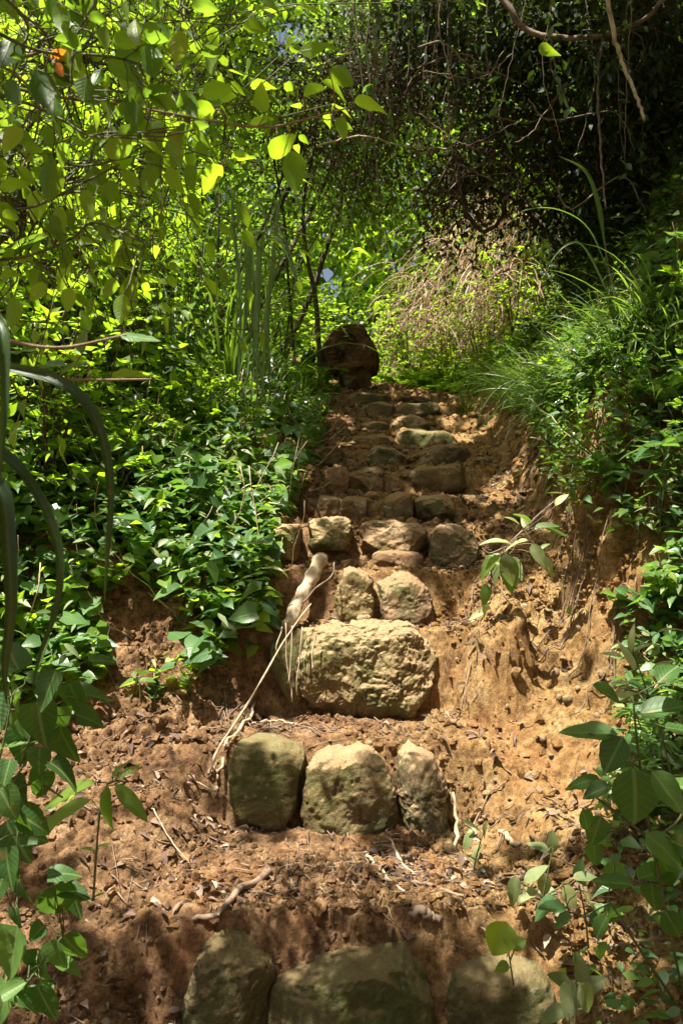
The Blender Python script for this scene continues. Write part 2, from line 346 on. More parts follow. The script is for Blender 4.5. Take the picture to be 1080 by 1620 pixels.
def tube_arrays(pts, rad, sides=6):
    pts = np.asarray(pts, float); n = len(pts); rad = np.broadcast_to(rad, n)
    tg = nrm(np.gradient(pts, axis=0)); ref = np.array([.31, .17, .93]) if abs(tg[0, 2]) < .9 else np.array([1, .1, 0])
    a = nrm(np.cross(tg, ref)); b = np.cross(tg, a); an = np.arange(sides)*2*math.pi/sides
    V = pts[:, None]+rad[:, None, None]*(a[:, None]*np.cos(an)[None, :, None]+b[:, None]*np.sin(an)[None, :, None])
    i = np.arange(n*sides).reshape(n, sides); j = np.roll(i, -1, 1)
    F = np.stack([i[:-1], j[:-1], j[1:], i[1:]], -1).reshape(-1, 4)
    V = V.reshape(-1, 3); V = np.concatenate([V, pts[:1], pts[-1:]]); c0, c1 = len(V)-2, len(V)-1
    caps = [(i[0, k], c0, c0, j[0, k]) for k in range(0)]
    T3 = np.array([(j[0, k], i[0, k], c0) for k in range(sides)]+[(i[-1, k], j[-1, k], c1) for k in range(sides)])
    return V, F, T3
def tubes_mesh(name, paths, mat, sides=6):
    Vs, L, S = [], [], []; vo = 0; lo = 0
    for pts, rad in paths:
        V, F, T3 = tube_arrays(pts, rad, sides); Vs.append(V)
        L.append((F+vo).ravel()); S.append(lo+np.arange(len(F))*4); lo += F.size
        L.append((T3+vo).ravel()); S.append(lo+np.arange(len(T3))*3); lo += T3.size; vo += len(V)
    return mesh_from(name, np.concatenate(Vs), np.concatenate(L), np.concatenate(S), True, mat)
def wob(p0, p1, n, amp, rng, sag=0):
    p0 = np.asarray(p0, float); p1 = np.asarray(p1, float); t = np.linspace(0, 1, n)[:, None]
    P = p0+(p1-p0)*t; k = rng.normal(0, 1, (4, 3)); ph = rng.random(4)*6
    for q in range(4): P = P+k[q]*amp/(q+1)*np.sin(t*math.pi*(q+1))
    P[:, 2:] -= sag*4*t*(1-t); return P
def spline(pts, n):
    pts = np.asarray(pts, float); k = len(pts); out = []
    e = np.concatenate([[2*pts[0]-pts[1]], pts, [2*pts[-1]-pts[-2]]])
    for q in np.linspace(0, k-1-1e-6, n):
        i = int(q); t = q-i; a, b, c, d = e[i:i+4]
        out.append(.5*((2*b)+(-a+c)*t+(2*a-5*b+4*c-d)*t*t+(-a+3*b-3*c+d)*t**3))
    return np.array(out)

# ------------------------------------------------------------------ stones
def cube_sphere(n):
    g = np.linspace(-1, 1, n+1); a, b = np.meshgrid(g, g); a = np.tan(a*math.pi/4).ravel(); b = np.tan(b*math.pi/4).ravel(); o = np.ones_like(a)
    idx = np.arange((n+1)**2).reshape(n+1, n+1); q = np.stack([idx[:-1, :-1], idx[:-1, 1:], idx[1:, 1:], idx[1:, :-1]], -1).reshape(-1, 4)
    Vs, Fs = [], []
    for k, (x, y, z) in enumerate([(o, a, b), (-o, -a, b), (-a, o, b), (a, -o, b), (-b, a, o), (b, a, -o)]):
        Vs.append(np.stack([x, y, z], 1)); Fs.append(q+k*len(o))
    V = nrm(np.concatenate(Vs)); F = np.concatenate(Fs)
    key = np.round(V*1e5).astype(np.int64); _, first, inv = np.unique(key, axis=0, return_index=True, return_inverse=True)
    return V[first], inv.ravel()[F]
def stone(label, poly, Y, depth, mat, seed, rough=1.0, n=30, tilt=.12, cut=.80, name='step_stone', cat='stone', group='stones of the steps', boxy=5.0, sink=.0):
    poly = np.array(poly, float); c = (poly.max(0)+poly.min(0))/2
    Yc = Y+depth*.45
    an = np.arctan2(-(poly[:, 1]-c[1]), poly[:, 0]-c[0]); r = np.hypot(poly[:, 0]-c[0], poly[:, 1]-c[1])/FPX*Yc
    o = np.argsort(an); an = an[o]; r = r[o]
    # sample outline densely by straight edges, then soften the corners a little
    dense_a = np.linspace(-math.pi, math.pi, 181)[:-1]; xs = r*np.cos(an); zs = r*np.sin(an); Rr = []
    for th in dense_a:
        d = np.array([math.cos(th), math.sin(th)]); best = 0
        for i in range(len(an)):
            p = np.array([xs[i], zs[i]]); q = np.array([xs[(i+1) % len(an)], zs[(i+1) % len(an)]]); e = q-p
            den = d[0]*e[1]-d[1]*e[0]
            if abs(den) < 1e-12: continue
            t = (p[0]*e[1]-p[1]*e[0])/den; s = (p[0]*d[1]-p[1]*d[0])/den
            if t > 0 and -.001 <= s <= 1.001: best = max(best, t)
        Rr.append(best)
    Rr = np.array(Rr); K = 3; Rr = sum(np.roll(Rr, k) for k in range(-K, K+1))/(2*K+1)
    D, F = cube_sphere(n); rho = np.hypot(D[:, 0], D[:, 2]); ya = np.abs(D[:, 1]); k = 1/(rho**boxy+ya**boxy)**(1/boxy)
    s = rho*k; t = np.sign(D[:, 1])*ya*k; th = np.arctan2(D[:, 2], D[:, 0]); Rv = np.interp(th, np.append(dense_a, math.pi), np.append(Rr, Rr[0]))
    P = np.stack([Rv*s*np.cos(th), depth/2*t, Rv*s*np.sin(th)], 1)
    P[:, 1] += tilt*P[:, 2]
    size = Rr.mean(); sd = seed*13.7; Q = P+sd
    nr = nrm(P/np.array([size, depth/2, size])**1)
    # broken planes: clip by random planes, then chip and pit the faces
    rng = np.random.default_rng(seed)
    for _ in range(13):
        d = nrm(rng.normal(0, 1, 3)*np.array([1, 1.3, 1])); ext = (P@d).max(); off = ext*(cut+(.96-cut)*rng.random()); over = np.maximum(P@d-off, 0); P = P-over[:, None]*d*.96
    amp = min(size, depth*.6)
    def terr(f, k):
        g_ = f*k+.001*seed; fl = np.floor(g_); return (fl+sstep(.62, 1.0, g_-fl))/k
    Qw = Q+np.stack([fbm(Q, amp*.9, 3, seed+50+q_) for q_ in range(3)], 1)*amp*.22
    disp = fbm(Q, amp*1.3, 3, seed, .5)*.07*amp+terr(fbm(Qw, amp*1.1, 5, seed+9, .55), 3.2)*.085*amp*rough
    disp += terr(fbm(Qw*np.array([1, 1, 1.5]), amp*.45, 4, seed+17, .6), 2.6)*.032*amp*rough+fbm(Q, amp*.13, 4, seed+29, .65)*.018*amp*rough
    P = P+nr*disp[:, None]
    loc = np.array([(c[0]-CXP)/FPX*Yc, Yc, EYE-(c[1]-CYP)/FPX*Yc-sink]); zmin = P[:, 2].min(); P[:, 2] -= zmin; loc[2] += zmin
    ob = link(name, quads(name, P, F, mat=mat), loc.tolist())
    if Y > 3.4 and name == 'step_stone': ob.rotation_euler = (rng.normal(0, .06), rng.normal(0, .07), rng.normal(0, .12)); ob.location.y += rng.normal(0, .02)
    return tag(ob, label, cat, group)
def box(x0, y0, x1, y1, j=4, seed=0):
    r = np.random.default_rng(seed+int(x0)); q = lambda: r.uniform(-j, j)
    mx, my = (x0+x1)/2, (y0+y1)/2; cx, cy = (x1-x0)*.13, (y1-y0)*.16
    return [(x0+cx, y0+q()*.5), (mx, y0-abs(q())*.5), (x1-cx, y0+q()*.5), (x1, y0+cy+q()*.5), (x1+q()*.5, my), (x1-cx*.4, y1-cy), (x1-cx*1.4, y1), (mx+q(), y1), (x0+cx, y1), (x0+q()*.4, y1-cy), (x0-q()*.4, my), (x0, y0+cy)]
RO, RM, RG, RR, RD = (M['rock_'+k] for k in ('ochre', 'moss', 'grey', 'red', 'dark'))
BG = 'stones of the bottom step'; 
stone('knobbly tan stone at left end of the lowest row', [(315, 1500), (330, 1472), (355, 1463), (400, 1470), (430, 1490), (437, 1530), (425, 1580), (400, 1650), (320, 1655), (300, 1570)], 1.78, .2, RM, 3, 1.0, 50, group=BG)
stone('broad rounded mossy stone in the middle of the lowest row', [(435, 1540), (470, 1505), (520, 1482), (600, 1462), (640, 1460), (672, 1490), (688, 1540), (695, 1665), (425, 1670)], 1.74, .3, RM, 4, .55, 56, group=BG)
stone('dark rounded stone at right end of the lowest row', [(693, 1560), (715, 1510), (770, 1488), (830, 1495), (862, 1540), (866, 1600), (855, 1665), (700, 1665)], 1.78, .28, RM, 5, .6, 44, group=BG)
SG = 'stones of the second row'
stone('squarish green mossy stone, left of the three in sunlit row', [(362, 1178), (372, 1170), (420, 1168), (460, 1170), (486, 1182), (488, 1205), (476, 1245), (464, 1290), (440, 1305), (400, 1305), (375, 1290), (364, 1230)], 2.33, .17, RM, 11, .6, 48, group=SG, boxy=6.5, cut=.88)
stone('pale topped blocky stone between two others in sunlit row', [(496, 1192), (515, 1183), (560, 1184), (592, 1190), (612, 1215), (629, 1262), (627, 1308), (590, 1320), (540, 1320), (488, 1302), (481, 1270), (487, 1222)], 2.31, .2, RO, 12, .9, 50, group=SG, boxy=6, cut=.87)
stone('narrow upright ochre stone, right of the three in sunlit row', [(626, 1200), (640, 1180), (662, 1178), (682, 1195), (698, 1225), (704, 1270), (702, 1325), (680, 1332), (650, 1318), (636, 1290), (627, 1240)], 2.31, .2, RO, 13, 1.0, 44, group=SG, boxy=5.5, cut=.86)
stone('largest rough faced boulder set across the steps', [(470, 1000), (500, 990), (560, 986), (620, 984), (650, 992), (670, 1008), (688, 1025), (692, 1050), (682, 1080), (665, 1112), (630, 1145), (570, 1145), (500, 1138), (474, 1118), (464, 1060)], 2.64, .26, RO, 21, 1.25, 96, name='step_boulder', boxy=4.2)
stone('dark green slab leaning against the largest boulder', [(440, 998), (472, 994), (486, 1010), (484, 1060), (474, 1112), (458, 1108), (438, 1070), (427, 1050), (430, 1015)], 2.66, .14, RM, 22, .5, 34)
stone('upright split stone just above the largest boulder', [(531, 905), (545, 896), (575, 897), (590, 912), (594, 950), (588, 988), (560, 996), (532, 990)], 2.83, .16, RO, 31, 1.1, 40, boxy=4.5)
stone('bulging rounded stone above right of the largest boulder', [(598, 915), (615, 906), (650, 910), (672, 930), (686, 955), (690, 985), (670, 1002), (620, 998), (598, 985)], 2.83, .2, RG, 32, 1.0, 44)
stone('small round pebble on the largest boulder', box(564, 973, 586, 988, 2), 2.79, .05, RO, 33, .8, 14, name='pebble', cat='pebble', group='loose pebbles')
stone('short pale post-like stone at left edge of wide row', box(434, 830, 478, 886), 3.12, .14, RO, 41, .8, 26)
stone('blocky ochre stone with grass on it in wide row', box(489, 819, 557, 872), 3.13, .17, RO, 42, 1.2, 36, boxy=4.6)
stone('long cracked stone lying in middle of wide row', [(561, 840), (575, 827), (620, 825), (660, 827), (676, 840), (677, 860), (655, 880), (620, 884), (580, 880), (563, 866)], 3.11, .2, RG, 43, 1.2, 44, boxy=4)
stone('large angular flat-faced stone at right of wide row', [(680, 845), (690, 832), (725, 834), (748, 846), (757, 870), (752, 900), (735, 925), (690, 925), (678, 895)], 3.08, .2, RG, 44, .8, 44, boxy=5)
stone('low earthy stone under the long cracked stone', box(585, 872, 668, 906), 3.03, .12, RR, 45, .8, 26)
stone('small left stone in row above the wide row', box(504, 786, 538, 820), 3.5, .14, RG, 51, .8, 22)
stone('squat earthy stone in row above the wide row', box(534, 788, 579, 828), 3.49, .14, RR, 52, .8, 26)
stone('round dark stone with clay beside it above the wide row', box(609, 780, 655, 828), 3.48, .15, RG, 53, .7, 30)
stone('flat topped tan stone at right above the wide row', box(656, 785, 720, 830), 3.48, .16, RO, 54, .7, 32, boxy=4.5)
stone('crumbling orange stone low on the shaded steps', box(511, 740, 552, 780), 3.86, .16, RR, 61, .8, 24)
stone('wide orange-brown stone in the shaded steps', box(553, 741, 612, 782), 3.85, .16, RR, 62, 1, 28)
stone('wide slate-grey block in the shaded steps', box(653, 738, 738, 786), 3.83, .2, RG, 63, .5, 36, boxy=5)
stone('small mossy stone at left of shaded steps', box(500, 708, 541, 742), 4.3, .15, RG, 71, .8, 22)
stone('ochre lump beside dark stone on shaded steps', box(578, 709, 638, 746), 4.28, .16, RO, 72, .8, 28)
stone('long low grey stone in the upper shaded steps', [(652, 722), (672, 708), (700, 704), (735, 708), (749, 722), (742, 738), (700, 742), (660, 740)], 4.28, .22, RG, 73, .9, 36)
stone('reddish flat stone on the upper steps', box(541, 690, 624, 718), 4.75, .18, RR, 81, .8, 28)
stone('dark green slab stone on the upper steps', [(626, 690), (645, 681), (700, 680), (716, 688), (719, 705), (690, 716), (650, 716), (630, 706)], 4.72, .2, RM, 82, .5, 32)
stone('bright lichen covered stone above the dark green slab', [(617, 678), (628, 662), (650, 657), (672, 662), (680, 675), (672, 688), (630, 690)], 5.2, .2, RO, 91, 1.0, 30)
stone('small pale stone left of lichen covered stone', box(568, 669, 612, 690), 5.22, .16, RO, 92, .7, 22)
stone('small clay-stained stone at far left of the upper steps', box(511, 664, 549, 692), 5.25, .2, RR, 93, .7, 22)
stone('dark hump stone near the top of the steps', box(577, 639, 623, 670), 5.78, .2, RG, 101, .8, 26)
stone('low dark stone right of hump stone near the top', box(624, 642, 698, 664), 5.8, .2, RG, 102, .7, 26)
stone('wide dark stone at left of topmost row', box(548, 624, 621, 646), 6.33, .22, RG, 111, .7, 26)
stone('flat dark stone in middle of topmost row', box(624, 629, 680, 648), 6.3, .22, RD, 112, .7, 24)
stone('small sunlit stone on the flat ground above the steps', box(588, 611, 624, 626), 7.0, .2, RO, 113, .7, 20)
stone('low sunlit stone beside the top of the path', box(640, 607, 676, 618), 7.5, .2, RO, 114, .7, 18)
stone('tall brown boulder with shade in its colour at top left of the steps', [(492, 562), (508, 538), (540, 519), (572, 514), (582, 528), (592, 552), (600, 578), (594, 592), (560, 598), (515, 598), (494, 585)], 6.75, .5, RD, 121, .8, 70, cut=.66, name='boulder', cat='boulder', group='boulder at the top', boxy=4.5)
stone('squared reddish base stone under the tall brown boulder', box(536, 588, 586, 632), 6.8, .4, RD, 122, .5, 28, name='base_stone', group='boulder at the top', boxy=5)

# ------------------------------------------------------------------ small ground stuff
rng = np.random.default_rng(77)
U = lambda a, b: float(rng.uniform(a, b))
ICO = None
def ico():
    p = (1+5**.5)/2
    V = nrm(np.array([(-1, p, 0), (1, p, 0), (-1, -p, 0), (1, -p, 0), (0, -1, p), (0, 1, p), (0, -1, -p), (0, 1, -p), (p, 0, -1), (p, 0, 1), (-p, 0, -1), (-p, 0, 1)], float))
    F = np.array([(0, 11, 5), (0, 5, 1), (0, 1, 7), (0, 7, 10), (0, 10, 11), (1, 5, 9), (5, 11, 4), (11, 10, 2), (10, 7, 6), (7, 1, 8), (3, 9, 4), (3, 4, 2), (3, 2, 6), (3, 6, 8), (3, 8, 9), (4, 9, 5), (2, 4, 11), (6, 2, 10), (8, 6, 7), (9, 8, 1)])
    return V, F
def surf(x, y):
    """terrain point with its fine relief"""
    z = ground(x, y); P = np.stack([x, y, z], 1); P[:, 2] += surf_noise(P, x, y); return P
def crumbs(name, x, y, size, mat, seed, smooth=False):
    V, F = ico(); n = len(x); r = np.random.default_rng(seed); P = surf(x, y)
    D = V[None]*(1+r.normal(0, .22, (n, 12, 1)))*(.6+.8*r.random((n, 1, 3)))*size[:, None, None]
    X = P[:, None]+D; X[..., 2] += (size*.25)[:, None]
    return quads(name, X.reshape(-1, 3), (F[None]+(np.arange(n)*12)[:, None, None]).reshape(-1, 3), mat=mat, smooth=smooth)
n = 42000
cx = np.concatenate([rng.uniform(-1.3, .35, n//2), rng.uniform(-.1, 1.05, n-n//2)]); cy = rng.uniform(1.25, 3.3, n)
cl = fbm(np.stack([cx, cy, 0*cx], 1), .22, 3, 5) > -.12
cx, cy = cx[cl], cy[cl]; sz = .0022+.0085*rng.random(len(cx))**3.2+(rng.random(len(cx)) < .02)*.009
tag(link('soil_crumbs', crumbs('soil_crumbs', cx, cy, sz, M['earth'], 3)), 'loose red and ochre clods crumbled over the ground', 'soil', None, 'stuff')
n = 2500; cx = np.concatenate([rng.uniform(-1.2, -.3, 2000), rng.uniform(.1, .9, 500)]); cy = rng.uniform(1.4, 2.8, n); k_ = fbm(np.stack([cx, cy, 0*cx], 1), .25, 3, 15) > -.1; cx, cy = cx[k_], cy[k_]; sz = .004+.012*rng.random(len(cx))**3.5
tag(link('soil_clods', crumbs('soil_clods', cx, cy, sz, M['earth'], 6)), 'bigger clods and grit on the lower slopes', 'soil', None, 'stuff')
n = 7000; cx = rng.uniform(-.3, 1.2, n); cy = rng.uniform(3.0, 7.8, n); sz = .004+.024*rng.random(n)**4
tag(link('fallen_clods', crumbs('fallen_clods', cx, cy, sz, M['earth'], 4)), 'clods of clay lying on the upper steps', 'soil', None, 'stuff')
def litter(name, x, y, L, seed, mat, lift=.006):
    r = np.random.default_rng(seed); n = len(x); P = surf(x, y); P[:, 2] += lift*r.random(n)+.002
    a = r.random(n)*6.283; A = np.stack([np.cos(a), np.sin(a), r.normal(.05, .3, n)], 1); N = np.stack([r.normal(0, .45, n), r.normal(-.1, .45, n), np.ones(n)], 1)
    return leaves_mesh(name, [leaf_arrays(P, A, N, L, L*(.25+.3*r.random(n)), r.random(n), 'ovate', .5, .5, r)], mat)
def zone(n, cx, cy, sx, sy):
    n = int(n*1.7); return rng.normal(cx, sx, n), rng.normal(cy, sy, n)
zs_ = [zone(420, .16, 2.08, .19, .10), zone(300, -.05, 2.12, .3, .08), zone(320, .55, 2.0, .2, .2), zone(380, -.6, 2.2, .3, .4), zone(600, .45, 3.0, .06, .3), zone(700, .62, 3.7, .07, .5), zone(500, .25, 4.6, .3, .8),
       zone(280, .1, 3.9, .3, .6), zone(220, .4, 5.3, .35, .8), zone(350, -.5, 1.6, .3, .2), zone(260, .62, 1.5, .2, .2), zone(160, .15, 2.62, .2, .05), zone(130, .1, 2.82, .15, .03), zone(150, -.35, 3.8, .12, .5)]
for d_, _a, _b in ROWS: m_ = float(np.interp(d_, EY, XL)+np.interp(d_, EY, XR))/2; zs_.append(zone(45, m_, d_-.035, .3, .022))
zs_ += [zone(260, -.7, 2.35, .25, .2), zone(160, -.45, 2.5, .15, .1)]
lx = np.concatenate([z[0] for z in zs_]); ly = np.concatenate([z[1] for z in zs_])
kl = fbm(np.stack([lx, ly, 0*lx], 1), .14, 3, 123)+.35*rng.random(len(lx)) > .0; lx, ly = lx[kl], ly[kl]
tag(link('leaf_litter', litter('leaf_litter', lx, ly, .010+.032*rng.random(len(lx))**1.6, 9, M['litter'])), 'dry brown dead leaves strewn over the steps and soil', 'litter', None, 'stuff')
tw = []
for z in (zone(150, .14, 2.1, .2, .1), zone(110, -.5, 2.3, .3, .3), zone(60, .45, 3.0, .06, .3), zone(80, .2, 4.2, .3, .6), zone(60, .6, 2.0, .15, .2), zone(60, -.1, 2.55, .25, .04)):
    for x, y in zip(*z):
        a = rng.random()*6.28; ln = .012+.05*rng.random()**2
        q = surf(np.array([x-ln*math.cos(a), x, x+ln*math.cos(a)]), np.array([y-ln*math.sin(a), y, y+ln*math.sin(a)])); q[:, 2] += .004+.004*rng.random(3)
        tw.append((q, .0007+.0012*rng.random()))
tag(link('twig_litter', tubes_mesh('twig_litter', tw, M['twig'], 5)), 'scraps of broken twig among the dead leaves', 'litter', None, 'stuff')

n = 420; cx = rng.uniform(.25, 1.05, n); cy = rng.uniform(1.9, 4.0, n)
tag(link('embedded_pebbles', crumbs('embedded_pebbles', cx, cy, .004+.014*rng.random(n)**3, M['rock_grey'], 8, True)), 'pebbles bedded in the clay bank', 'pebbles', None, 'stuff')
rt = []
for _ in range(70):
    y = U(2.5, 4.0); e_ = float(np.interp(y, EY, XR)+np.interp(y, [1.5, 2.2, 2.7, 3.0, 3.5, 4.5, 6], [.5, .42, .32, .28, .16, .06, .04])); x = e_+U(.1, .2); L_ = U(.08, .3)
    q = surf(np.linspace(x, x-.25*L_/.3, 8)+rng.normal(0, .008, 8), y-np.linspace(0, .1, 8)+rng.normal(0, .008, 8)); q[:, 2] += .006; q[:, 1] -= .01; rt.append((q, U(.0007, .002)))
tag(link('rootlets', tubes_mesh('rootlets', rt, M['vine'], 4)), 'fine torn rootlets trailing down the clay wall', 'roots', None, 'stuff')
# ------------------------------------------------------------------ sticks and roots that stand out
def stick(label, pts, r0, r1, mat, name='stick', cat='stick', group='fallen sticks', lift=.006, seed=0, n=14, onground=True):
    """pts are ground plan (x, y) or full (x, y, z)"""
    r = np.random.default_rng(seed); P = np.array([q if len(q) == 3 else (*q, 0) for q in pts], float); P = spline(P, n)
    if onground:
        S = surf(P[:, 0], P[:, 1]); lo = np.linspace(S[0, 2], S[-1, 2], n); P[:, 2] = np.maximum(S[:, 2], lo)+lift
    P += r.normal(0, r0*.35, P.shape); base = P[0].copy()
    rad = np.linspace(r0, r1, n)*(1+.15*r.normal(0, 1, n))
    return tag(link(name, tubes_mesh(name, [(P-base, rad)], mat, 8), base.tolist()), label, cat, group)
def gp(px, py):
    """where the view ray through a pixel of the photo meets the ground"""
    Ys = np.linspace(1.2, 9, 1500); x = (px-CXP)/FPX*Ys; z = EYE-(py-CYP)/FPX*Ys; h = ground(x, Ys); k = np.argmax(h > z)
    return float(x[k]), float(Ys[k])
stick('thick grey-brown stick with knotted end above lowest row', [gp(305, 1472), gp(350, 1440), gp(395, 1405), gp(428, 1386)], (.006), .009, M['twig'], lift=.010, seed=1)
stick('long pale stick slanting down beside the slab and boulder', [(*W3(492, 955, 2.68),), (*W3(452, 1010, 2.58),), (*W3(420, 1065, 2.5),), (*W3(382, 1130, 2.44),), (*W3(345, 1185, 2.38),), (*W3(330, 1225, 2.32),)], .0022, .0042, M['drywood'], seed=2, onground=False)
stick('forked pale stick end lying left of mossy square stone', [gp(342, 1238), gp(355, 1205), gp(390, 1150), gp(405, 1120)], .006, .004, M['drywood'], seed=3)
stick('thin pale upright stick right of the narrow stone', [(*W3(712, 1372, 2.16),), (*W3(722, 1310, 2.22),), (*W3(716, 1255, 2.28),)], .006, .004, M['drywood'], seed=4, onground=False)
stick('dark straight stick lying on litter below narrow stone', [gp(626, 1392), gp(680, 1405), gp(735, 1424)], .005, .0035, M['twig'], seed=5)
stick('pale crooked stick left of dark straight stick', [gp(575, 1362), gp(610, 1390), gp(640, 1412)], .004, .003, M['drywood'], seed=6)
stick('short dark broken branch above dark rounded stone', [gp(650, 1452), gp(675, 1456), gp(698, 1466)], .011, .008, M['twig'], seed=7, lift=.012)
stick('pale curved splinter below pale topped stone', [gp(618, 1330), gp(630, 1362), gp(648, 1380), gp(668, 1384)], .004, .003, M['drywood'], seed=8)
stick('thin straw-coloured stem bowing over left soil', [gp(240, 1310), gp(262, 1345), gp(300, 1380)], .0022, .0012, M['drywood'], seed=9, lift=.02)
stick('thin root lying left of mossy square stone', [gp(285, 1235), gp(320, 1262), gp(365, 1268)], .003, .002, M['drywood'], seed=10)
stick('fine twig lying across clay slope below mound', [gp(735, 1330), gp(768, 1270), gp(800, 1240)], .0025, .0018, M['twig'], seed=12)
stick('reddish thin cane lying at lower right', [gp(960, 1506), gp(1000, 1500), gp(1050, 1494)], .0035, .003, M['twig'], seed=13, lift=.03)
stick('pale chip of wood on litter near seedlings', [gp(792, 1315), gp(806, 1325), gp(818, 1336)], .007, .005, M['drywood'], seed=14)
stick('small twig on tread above mossy square stone', [gp(400, 1150), gp(440, 1146), gp(470, 1152)], .003, .002, M['drywood'], seed=15)
# bare pale log laid along the left edge
lg = spline([W3(508, 884, 2.98), W3(497, 906, 2.92), W3(482, 935, 2.84), W3(466, 965, 2.77), W3(455, 992, 2.70)], 22); b0 = lg[0].copy()
lgr = np.linspace(.026, .019, 22)*(1+.07*np.sin(np.arange(22)*1.3)); lgr[0] *= .92
lgt = np.linspace(0, 1, 60); lg = np.stack([np.interp(lgt, np.linspace(0, 1, 22), lg[:, j_]) for j_ in range(3)], 1); lgr = np.interp(lgt, np.linspace(0, 1, 22), lgr)
Vl, Fl, Tl = tube_arrays(lg-b0, lgr, 28); cl_ = np.concatenate([np.repeat(lg-b0, 28, 0), lg[:1]-b0, lg[-1:]-b0]); nl_ = nrm(Vl-cl_+1e-6)
Vl = Vl+nl_*(fbm(Vl*np.array([3, 1, 1]), .03, 4, 3)*.0035-np.maximum(fbm(Vl, .05, 3, 8), 0)*.004)[:, None]
log = tag(link('log', mesh_from('log', Vl, np.concatenate([Fl.ravel(), Tl.ravel()]), np.concatenate([np.arange(len(Fl))*4, Fl.size+np.arange(len(Tl))*3]), True, M['drywood']), b0.tolist()), 'short pale bare log leaning along left edge of steps', 'log')
link('cut_end', tubes_mesh('cut_end', [(np.array([[.0, 0, 0], [.001, .004, .0035]])+(lg[0]-lg[1])*.35, .024)], M['twig'], 16), parent=log)
roots = empty('hanging_root', W3(452, 985, 2.6)); tag(roots, 'bunch of pale fine roots draped over the green slab', 'roots'); rb = np.array(roots.location)
for k, (x0, y0, x1, y1) in enumerate([(452, 985, 462, 1110), (462, 990, 456, 1082), (478, 992, 470, 1100), (500, 1000, 494, 1060), (446, 992, 440, 1040)]):
    link('root_strand', tubes_mesh('root_strand', [(wob(W3(x0, y0, 2.62), W3(x1, y1, 2.59), 12, .004, rng)-rb, .0022)], M['drywood'], 5), parent=roots)
stick('thin bent root reaching from log to split stone', [(*W3(478, 955, 2.74),), (*W3(500, 930, 2.76),), (*W3(524, 912, 2.8),), (*W3(528, 890, 2.85),)], .0035, .0025, M['vine'], 'root', 'root', 'roots', seed=16, onground=False)

# ------------------------------------------------------------------ plants: prototypes
def orient(n, r, up=1.0, jit=.5, toward=(0, 0, 0)):
    N = r.normal(0, jit, (n, 3)); N[:, 2] += up; return nrm(N+np.asarray(toward))
def bush_mesh(seed, h, spread, stems, lsize, tm, matl, mats, node=.05, twig=.3, lw=.5, droop=.2, low=.2, side=3, vshift=0, jit=.45):
    r = np.random.default_rng(seed); paths = []; P, A = [], []
    for s in range(stems):
        a = r.random()*6.283; ln = h*(.65+.4*r.random()); lean = spread*(.3+.7*r.random())
        k = 9; t = np.linspace(0, 1, k)
        c = np.stack([np.cos(a)*lean*t**1.5, np.sin(a)*lean*t**1.5, ln*(t-.18*t**3*droop*3)], 1)+r.normal(0, .012*h, (k, 3))*t[:, None]
        paths.append((c, np.linspace(.004+.004*h, .0015, k)))
        nn = max(4, int(ln/node)); ts = np.linspace(low, 1, nn)
        for q in ts:
            p = np.array([np.interp(q, t, c[:, j]) for j in range(3)])
            for e in range(1 if q < .95 else 3):
                if r.random() < .75:
                    b = r.random()*6.283; tl = twig*h*(.35+.65*r.random())*(1.15-q*.6)
                    d = nrm(np.array([math.cos(b), math.sin(b), .45+.3*r.normal()])); m = 5
                    tt = np.linspace(0, 1, m)[:, None]; tc = p+d*tl*tt-np.array([0, 0, 1])*droop*tl*tt**2
                    paths.append((tc, np.linspace(.002+.001*h, .0009, m)))
                    ntl = max(2, int(tl/(lsize*.55)))
                    for w in range(ntl):
                        u = (w+.6)/ntl; pp = p+d*tl*u-np.array([0, 0, 1])*droop*tl*u*u
                        for sd in ((-1, 1) if side > 2 or r.random() < .5 else (r.choice([-1, 1]),)):
                            sv = np.cross(d, [0, 0, 1])*sd; P.append(pp); A.append(sv*(.9)+d*.55+r.normal(0, .3, 3)+np.array([0, 0, -.15]))
                    P.append(p+d*tl-np.array([0, 0, 1])*droop*tl); A.append(d+r.normal(0, .2, 3))
                else:
                    P.append(p); b = r.random()*6.28; A.append(np.array([math.cos(b), math.sin(b), .1]))
    P = np.array(P); A = np.array(A); n = len(P); L = lsize*(.55+.6*r.random(n))
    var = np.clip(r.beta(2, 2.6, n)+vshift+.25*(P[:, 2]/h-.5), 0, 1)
    ch = leaf_arrays(P, A, nrm(orient(n, r, .8, jit)+SUNV*.5), L, L*lw*(.8+.4*r.random(n)), var, tm, .3, .2, r)
    return tubes_mesh('stem', paths, mats, 5), leaves_mesh('foliage', [ch], matl), n
PROTO = {}
def proto(kind, k, **kw):
    for i in range(k):
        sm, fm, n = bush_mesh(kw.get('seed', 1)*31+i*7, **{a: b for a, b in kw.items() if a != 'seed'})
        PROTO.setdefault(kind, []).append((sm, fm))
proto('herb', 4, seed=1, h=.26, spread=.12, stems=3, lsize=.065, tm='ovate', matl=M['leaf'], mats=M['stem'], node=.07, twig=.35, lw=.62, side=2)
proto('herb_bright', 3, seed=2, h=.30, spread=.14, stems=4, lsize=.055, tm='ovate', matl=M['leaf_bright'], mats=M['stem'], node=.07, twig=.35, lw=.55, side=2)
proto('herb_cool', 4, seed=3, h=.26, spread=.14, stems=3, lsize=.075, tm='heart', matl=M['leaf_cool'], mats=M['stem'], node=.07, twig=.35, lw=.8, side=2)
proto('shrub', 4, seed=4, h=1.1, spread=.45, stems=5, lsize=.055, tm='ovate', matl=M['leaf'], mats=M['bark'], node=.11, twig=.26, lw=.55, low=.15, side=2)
proto('shrub_bright', 3, seed=5, h=1.1, spread=.45, stems=6, lsize=.055, tm='ovate', matl=M['leaf_bright'], mats=M['bark'], node=.12, twig=.26, lw=.6, low=.15, side=2)
